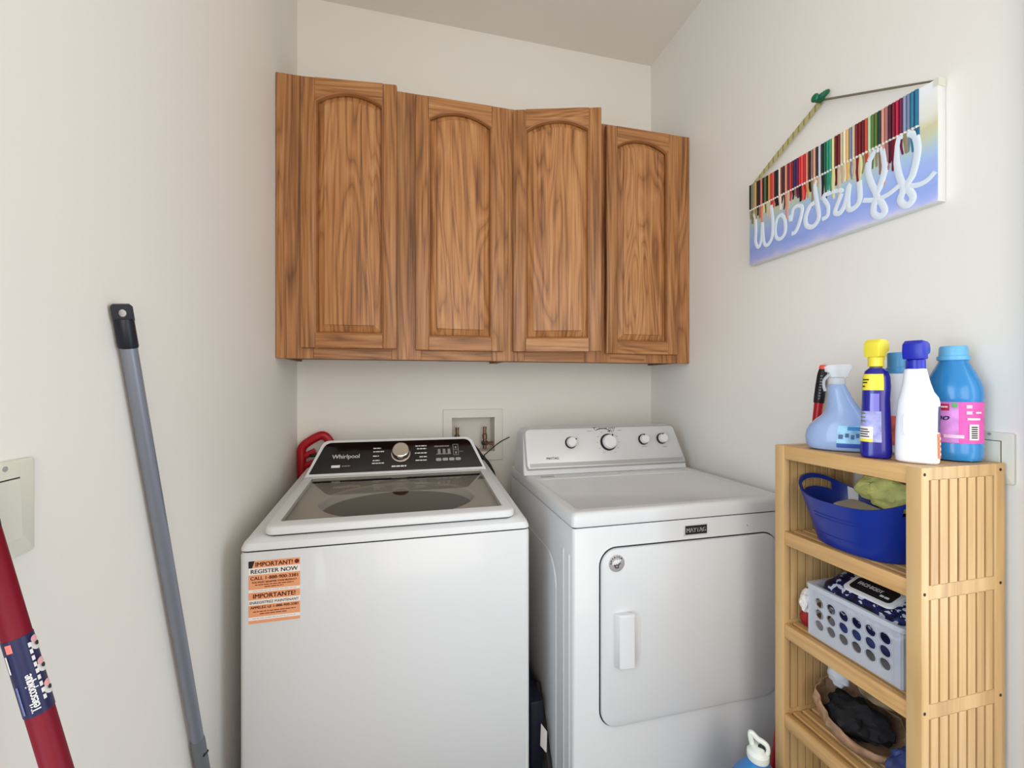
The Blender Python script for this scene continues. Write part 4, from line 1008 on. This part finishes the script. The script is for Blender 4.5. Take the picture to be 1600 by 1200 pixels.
loft(bm, [[(p[0], p[1], z) for p in rr(kx0 - g, kx1 + g, ky0 - g, ky1 + g, .008, 3)] for g, z in ((-.001, zs + kh - .010), (.006, zs + kh - .008), (.006, zs + kh + .002), (-.003, zs + kh + .002), (-.003, zs + kh - .010))], False, False)
obj('crate_rim', bm, M_crate, ct)
M_camo = bpy.data.materials.new('navy_camo'); M_camo.use_nodes = True
nt = M_camo.node_tree; b = nt.nodes['Principled BSDF']; b.inputs['Roughness'].default_value = .3
tc = nt.nodes.new('ShaderNodeTexCoord'); nz = nt.nodes.new('ShaderNodeTexNoise'); nz.inputs['Scale'].default_value = 62; nz.inputs['Detail'].default_value = 2
cr = nt.nodes.new('ShaderNodeValToRGB'); cr.color_ramp.interpolation = 'CONSTANT'; e = cr.color_ramp.elements
e[0].color = lin((12, 14, 40)); e[1].position = .57; e[1].color = lin((190, 196, 212))
k = e.new(.46); k.color = lin((26, 34, 96)); k = e.new(.52); k.color = lin((10, 12, 30))
nt.links.new(tc.outputs['Object'], nz.inputs['Vector']); nt.links.new(nz.outputs['Fac'], cr.inputs['Fac']); nt.links.new(cr.outputs[0], b.inputs['Base Color'])
pk = thing('wipes_pack', 'navy camouflage wipes pack with white rimmed lid lying in the crate', 'wipes pack', (1.020, .728, zs + .096))
Mw = Matrix.Translation((1.022, .728, zs + .116)) @ Matrix.Rotation(math.radians(-17), 4, 'Y') @ Matrix.Rotation(math.radians(90), 4, 'Z')
bm = bmesh.new()
loft(bm, [[Mw @ Vector((p[0], p[1], z)) for p in rr(-.092 + i, .092 - i, -.062 + i, .062 - i, .022, 5)] for z, i in ((-.034, .012), (-.028, .003), (-.010, 0), (.010, .001), (.026, .006), (.033, .016), (.035, .030))])
obj('pack_wrapper', bm, M_camo, pk)
Ml = Mw @ Matrix.Translation((-.010, .014, .034)) @ Matrix.Rotation(math.pi, 4, 'Z') @ Matrix.Rotation(math.radians(5), 4, 'X')
ld = obj('flip_lid', plate(bmesh.new(), rr(-.052, .052, -.030, .030, .012, 5), Ml, -.006, .0065, .002), M_prt_w, pk)
obj('lid_label', plate(bmesh.new(), rr(-.043, .043, -.020, .020, .008, 5), Ml, .005, .0075), M_prt_k, ld)
text('lettering', 'FACE·BODY', Ml, -.008, .003, .0105, M_prt_w, ld, width=.050, lift=.008, bold=.006)
bm = bmesh.new(); bars(bm, Ml, .018, .036, -.008, .005, .0082, 3, (.006, .01), .002); obj('small_print', bm, M_prt_w, ld)
o = crumple('clothes_bundle', (1.025, .735, zs + .042), (.062, .080, .028), mat('navy_cloth', (34, 44, 92), .7, var=.4, vscale=18), None, .10, 16, 8, 4, zs + .006)
tag(o, 'navy and grey folded cloths packed inside the translucent crate', 'cloth')
rp = thing('red_pouch', 'small red pouch with fluffy white trim beside the crate', 'pouch', (.962, .851, zs))
crumple('pouch_body', (.966, .853, zs + .024), (.015, .013, .022), mat('dark_red_cloth', (150, 24, 30), .7), rp, .12, 40, 3, 3, zs + .001)
crumple('white_trim', (.964, .853, zs + .062), (.016, .013, .024), mat('white_fluff', (232, 226, 220), .9), rp, .5, 90, 4, 3)

# ------------------------------------------------------------------ bags on the third shelf
zs = ZT[3]
M_tan = mat('brown_bag', (150, 116, 88), .55, var=.3, vscale=20, bump=.3, bscale=90)
pbg = thing('shopping_bag', 'open crumpled brown bag with pale rim on the lower shelf', 'bag', (1.02, .76, zs))
bm = bmesh.new(); loops = []
for t in [i / 12 for i in range(13)]:
    l = []
    for k in range(48):
        a = 2 * math.pi * k / 48; c_, s_ = math.cos(a), math.sin(a)
        rx = .050 + .026 * math.sin(t * 2.2); ry = .060 + .030 * math.sin(t * 2.2)
        p = Vector((1.022 + rx * c_, .770 + ry * s_, zs + .002 + (.070 + .035 * s_ + .018 * c_) * t))
        nn = noise.noise(p * 38) * .014 * (.2 + t) + noise.noise(p * 90) * .005 * t
        l.append(p + Vector((c_, s_, .4)) * nn)
    loops.append(l)
loft(bm, loops, True, False)
bg = obj('bag_wall', bm, M_tan, pbg, 25)
sm = bg.modifiers.new('thick', 'SOLIDIFY'); sm.thickness = .002
o = crumple('black_cloth', (1.016, .775, zs + .050), (.046, .058, .036), mat('black_cloth', (22, 20, 22), .8, bump=.3, bscale=200), None, .42, 32, 11, 4, zs + .01)
tag(o, 'black crumpled cloth inside the brown bag', 'cloth')
o = crumple('white_pouch', (1.018, .815, zs + .128), (.014, .022, .034), mat('white_pouch', (206, 208, 212), .5), None, .35, 36, 6, 4)
tag(o, 'small white plastic pouch sticking up out of the brown bag', 'pouch')
o = crumple('brown_paper', (1.040, .745, zs + .128), (.024, .040, .026), mat('olive_paper', (122, 104, 76), .7, var=.3, vscale=25), None, .35, 34, 7, 4)
tag(o, 'crumpled olive-brown paper on top of the black cloth', 'paper')
o = crumple('blue_bag', (1.00, .644, zs + .046), (.050, .026, .044), mat('dark_blue_plastic', (52, 64, 112), .3, var=.35, vscale=25), None, .30, 26, 9, 4, zs + .003)
tag(o, 'dark blue shiny plastic bag at the near end of the lower shelf', 'bag')

# ------------------------------------------------------------------ detergent jug on the floor
x, y = .838, .872; Mq = facing(x, y, 0)
jg = thing('detergent_jug', 'blue detergent jug with white pour cap on the floor before the dryer', 'jug', (x, y, 0))
PF = [(0, .060, .048, 0), (.004, .068, .056, 0), (.02, .072, .060, 0), (.20, .072, .060, 0), (.25, .068, .056, 0), (.285, .050, .044, 0), (.312, .030, .028, 0), (.325, .021, .021, 0), (.334, .020, .020, 0)]
obj('jug_body', bottle_bm(PF, Mq, 36, 2.5), mat('jug_blue', (46, 122, 186), .35), jg)
M_cap = mat('cap_white', (232, 234, 226), .35)
cp = obj('pour_cap', lathe(bmesh.new(), [(.0235, .330), (.0245, .333), (.0245, .345), (.021, .349), (.018, .352), (.0165, .362), (.012, .364)], 28, Mq), M_cap, jg)
bm = bmesh.new()
tube(bm, [Mq @ Vector(p) for p in catmull([(-.012, 0, .358), (-.016, 0, .378), (-.014, 0, .388), (.000, 0, .378), (.012, 0, .374), (.019, 0, .368), (.020, 0, .354), (.016, 0, .348)], 5)], .0062, 10)
obj('spout_loop', bm, M_cap, jg)
obj('spout_hole', lathe(bmesh.new(), [(.0085, -.004), (.0085, .0025), (.002, .003)], 18, Mq @ frame((.008, -.006, .362), (1, 0, 0), (0, .25, 1))), M_black, jg)

# ------------------------------------------------------------------ things in the gaps
fb = thing('folded_stool', 'dark folded step stool with white tag between washer and dryer', 'step stool', (.371, 1.34, 0))
M_dn = mat('dark_navy', (20, 22, 44), .5); M_db = mat('dark_brown', (34, 26, 28), .6)
obj('stool_board', add_box(bmesh.new(), .358, .400, 1.22, 1.50, .02, .30, .008), M_dn, fb)
bm = bmesh.new(); tube(bm, [(.406, 1.15, .008), (.406, 1.19, .14), (.406, 1.30, .30)], .008, 8); obj('stool_leg', bm, M_db, fb)
bm = bmesh.new(); tube(bm, [(.338, 1.46, .008), (.345, 1.44, .25)], .009, 8); obj('stool_leg', bm, M_db, fb)
obj('paper_tag', plate(bmesh.new(), [(-.013, -.030), (.010, -.038), (.012, .024), (-.010, .036)], frame((.3900, 1.190, .214), (.55, -.83, 0), (0, 0, 1)), 0, .001), M_paper, fb)

# grey mop leaning on the left wall
mp_ = thing('floor_mop', 'grey mop pole with black hanging cap leaning on the left wall beside the washer', 'mop', (-.402, 1.10, 0))
P0 = Vector((-.4125, .7545, 1.369)); P1 = Vector((-.4105, .9975, .500)); dv = (P1 - P0).normalized()
M_pole = mat('grey_pole', (132, 136, 148), .35, metal=.35)
bm = bmesh.new(); tube(bm, [P0 + dv * .055, P1 - dv * .01], .0108, 20); obj('upper_tube', bm, M_pole, mp_)
bm = bmesh.new(); tube(bm, [P1 - dv * .035, P1 - dv * .028, P1 + dv * .02, P1 + dv * .45], [.0112, .0124, .0124, .0120], 20); obj('lower_sleeve', bm, mat('grey_sleeve', (104, 108, 112), .45), mp_)
bm = bmesh.new(); tube(bm, [P1 + dv * .004 + Vector((.010, -.0085, 0)), P1 + dv * .006 + Vector((.0115, .004, 0))], .003, 8); obj('lock_slot', bm, M_black, mp_)
# flat hanging tab with an eyelet
M_capb = mat('dark_navy_cap', (12, 16, 30), .4)
bm = bmesh.new(); tube(bm, [P0 + dv * .022, P0 + dv * .026, P0 + dv * .063, P0 + dv * .066], [.0112, .0122, .0124, .0118], 20); cpb = obj('end_cap', bm, M_capb, mp_)
vd_ = Vector((.48, -.88, 0)); side = dv.cross(vd_).normalized()
if side.x < 0: side = -side
TM = frame(P0 + dv * .014, side, -dv)
bm = bmesh.new(); n = 20; ring = []; outl = []
for k in range(n):
    a = 2 * math.pi * k / n; ca, sa = math.cos(a), math.sin(a); ss = 1 / max(abs(ca), abs(sa))
    ring.append((.0044 * ca, .0060 * sa + .0005)); outl.append((.0126 * ca * ss, .0140 * sa * ss))
hz = .0055
loft(bm, [[TM @ Vector((p[0], p[1], -hz)) for p in outl], [TM @ Vector((p[0], p[1], -hz)) for p in ring], [TM @ Vector((p[0], p[1], hz)) for p in ring], [TM @ Vector((p[0], p[1], hz)) for p in outl], [TM @ Vector((p[0], p[1], -hz)) for p in outl]], False, False)
obj('hanging_tab', bm, M_capb, cpb)
pe = P1 + dv * .45
obj('mop_pad', add_box(bmesh.new(), -.418, -.382, 1.10, 1.50, 0, .16, .012), mat('navy_microfibre', (22, 30, 66), .9, bump=.5, bscale=150), mp_)

# red telescopic pole
rp2 = thing('telescopic_pole', 'red telescopic broom pole with printed navy label leaning on the left wall', 'broom', (-.150, .53, 0))
Q0 = Vector((-.4135, .53, 1.1560)); Q1 = Vector((-.1504, .53, .035)); dv = (Q1 - Q0).normalized()
def qz(z): return Q0 + dv * ((z - Q0.z) / dv.z)
M_rp = mat('red_pole', (116, 2, 28), .5, spec=.3)
RR = .0108
bm = bmesh.new(); tube(bm, [qz(1.108), qz(1.106), qz(.06)], [RR * .9, RR, RR], 28); obj('pole_tube', bm, M_rp, rp2)
bm = bmesh.new(); tube(bm, [qz(1.156), qz(1.153), qz(1.112), qz(1.104)], [.006, .0105, .0112, .0106], 24); obj('black_grip', bm, M_black, rp2)
# label, axes: x along the pole downward, angle measured towards the room entrance
e1 = Vector((0, -1, 0)); e2 = dv.cross(e1).normalized()
M_lab = mat('navy_label', (20, 22, 70), .4)
zl0, zl1 = .999, .922
bm = bmesh.new(); tube(bm, [qz(zl0), qz(zl1)], RR + .0005, 40); lab = obj('printed_label', bm, M_lab, rp2)
base = qz(zl0); Ln = (qz(zl1) - base).length
def lw_(s, a, o=.0012):
    """s metres along the label from its top, a angle in degrees from the entrance side"""
    a = math.radians(a); return base + dv * s + (e1 * math.cos(a) + e2 * math.sin(a)) * (RR + o)
def lpatch(name, s0, s1, a0, a1, m, o=.0010, na=6):
    bm = bmesh.new(); g = [[bm.verts.new(lw_(s, a0 + (a1 - a0) * i / na, o)) for i in range(na + 1)] for s in (s0, s1)]
    for i in range(na): bm.faces.new((g[0][i], g[0][i + 1], g[1][i + 1], g[1][i]))
    return obj(name, bm, m, lab)
def ltext(body, s, a, h, width, m, bold=0.):
    bm, w = text_bm(body, 0, bold); k = width / w
    sg = LSGN
    for v in bm.verts: v.co = lw_(s - v.co.x * k, a + sg * math.degrees(v.co.y * h / RR), .0014 + (.0003 if v.co.z > 0 else 0))
    return obj('lettering', bm, m, lab, 0)
SGN = 1 if e2.x > 0 else -1          # +1 when positive angles turn to the right
LSGN = -SGN
VC = math.degrees(math.atan2(base.x, base.y)) * 1.0    # direction of the viewer side is the entrance
def A(d): return SGN * d             # d degrees to the right of the entrance side
a_c = 36
def ldisc(s, a, r, m, o=.0010, n=16):
    bm = bmesh.new(); c = bm.verts.new(lw_(s, a, o)); k = math.degrees(r / RR)
    ring = [bm.verts.new(lw_(s + r * math.cos(2 * math.pi * i / n), a + k * math.sin(2 * math.pi * i / n), o)) for i in range(n)]
    for i in range(n): bm.faces.new((c, ring[i], ring[(i + 1) % n]))
    return obj('label_disc', bm, m, lab)
ltext('Télescopique', .056, A(a_c - 6), .0062, .038, M_prt_w, .012)
lpatch('label_swatch', .003, .0115, A(a_c - 48), A(a_c - 24), mat('coral_print', (236, 122, 112), .5))
for k in range(9): lpatch('label_bar', .0085 + k * .0068, .0130 + k * .0068, A(a_c + 27), A(a_c + 39), M_prt_w)
M_pinkp = mat('pink_print', (232, 170, 176), .5)
for k in range(3):
    ldisc(.0125 + k * .0235, A(a_c + 68), .0062, M_prt_w); ldisc(.0070 + k * .0235, A(a_c + 58), .0034, M_pinkp, .0014); ldisc(.0125 + k * .0235, A(a_c + 66), .0022, M_prt_k, .0016)
lpatch('label_bar', .014, .032, A(a_c - 64), A(a_c - 54), M_prt_w); lpatch('label_bar', .046, .075, A(a_c - 56), A(a_c - 46), mat('blue_grey_bar', (110, 116, 160), .5))
obj('broom_head', add_box(bmesh.new(), -.285, -.015, .505, .555, .045, .085, .01), M_black, rp2)
obj('bristles', add_box(bmesh.new(), -.280, -.020, .500, .560, 0, .048, .004), mat('black_bristle', (30, 28, 30), .9), rp2)
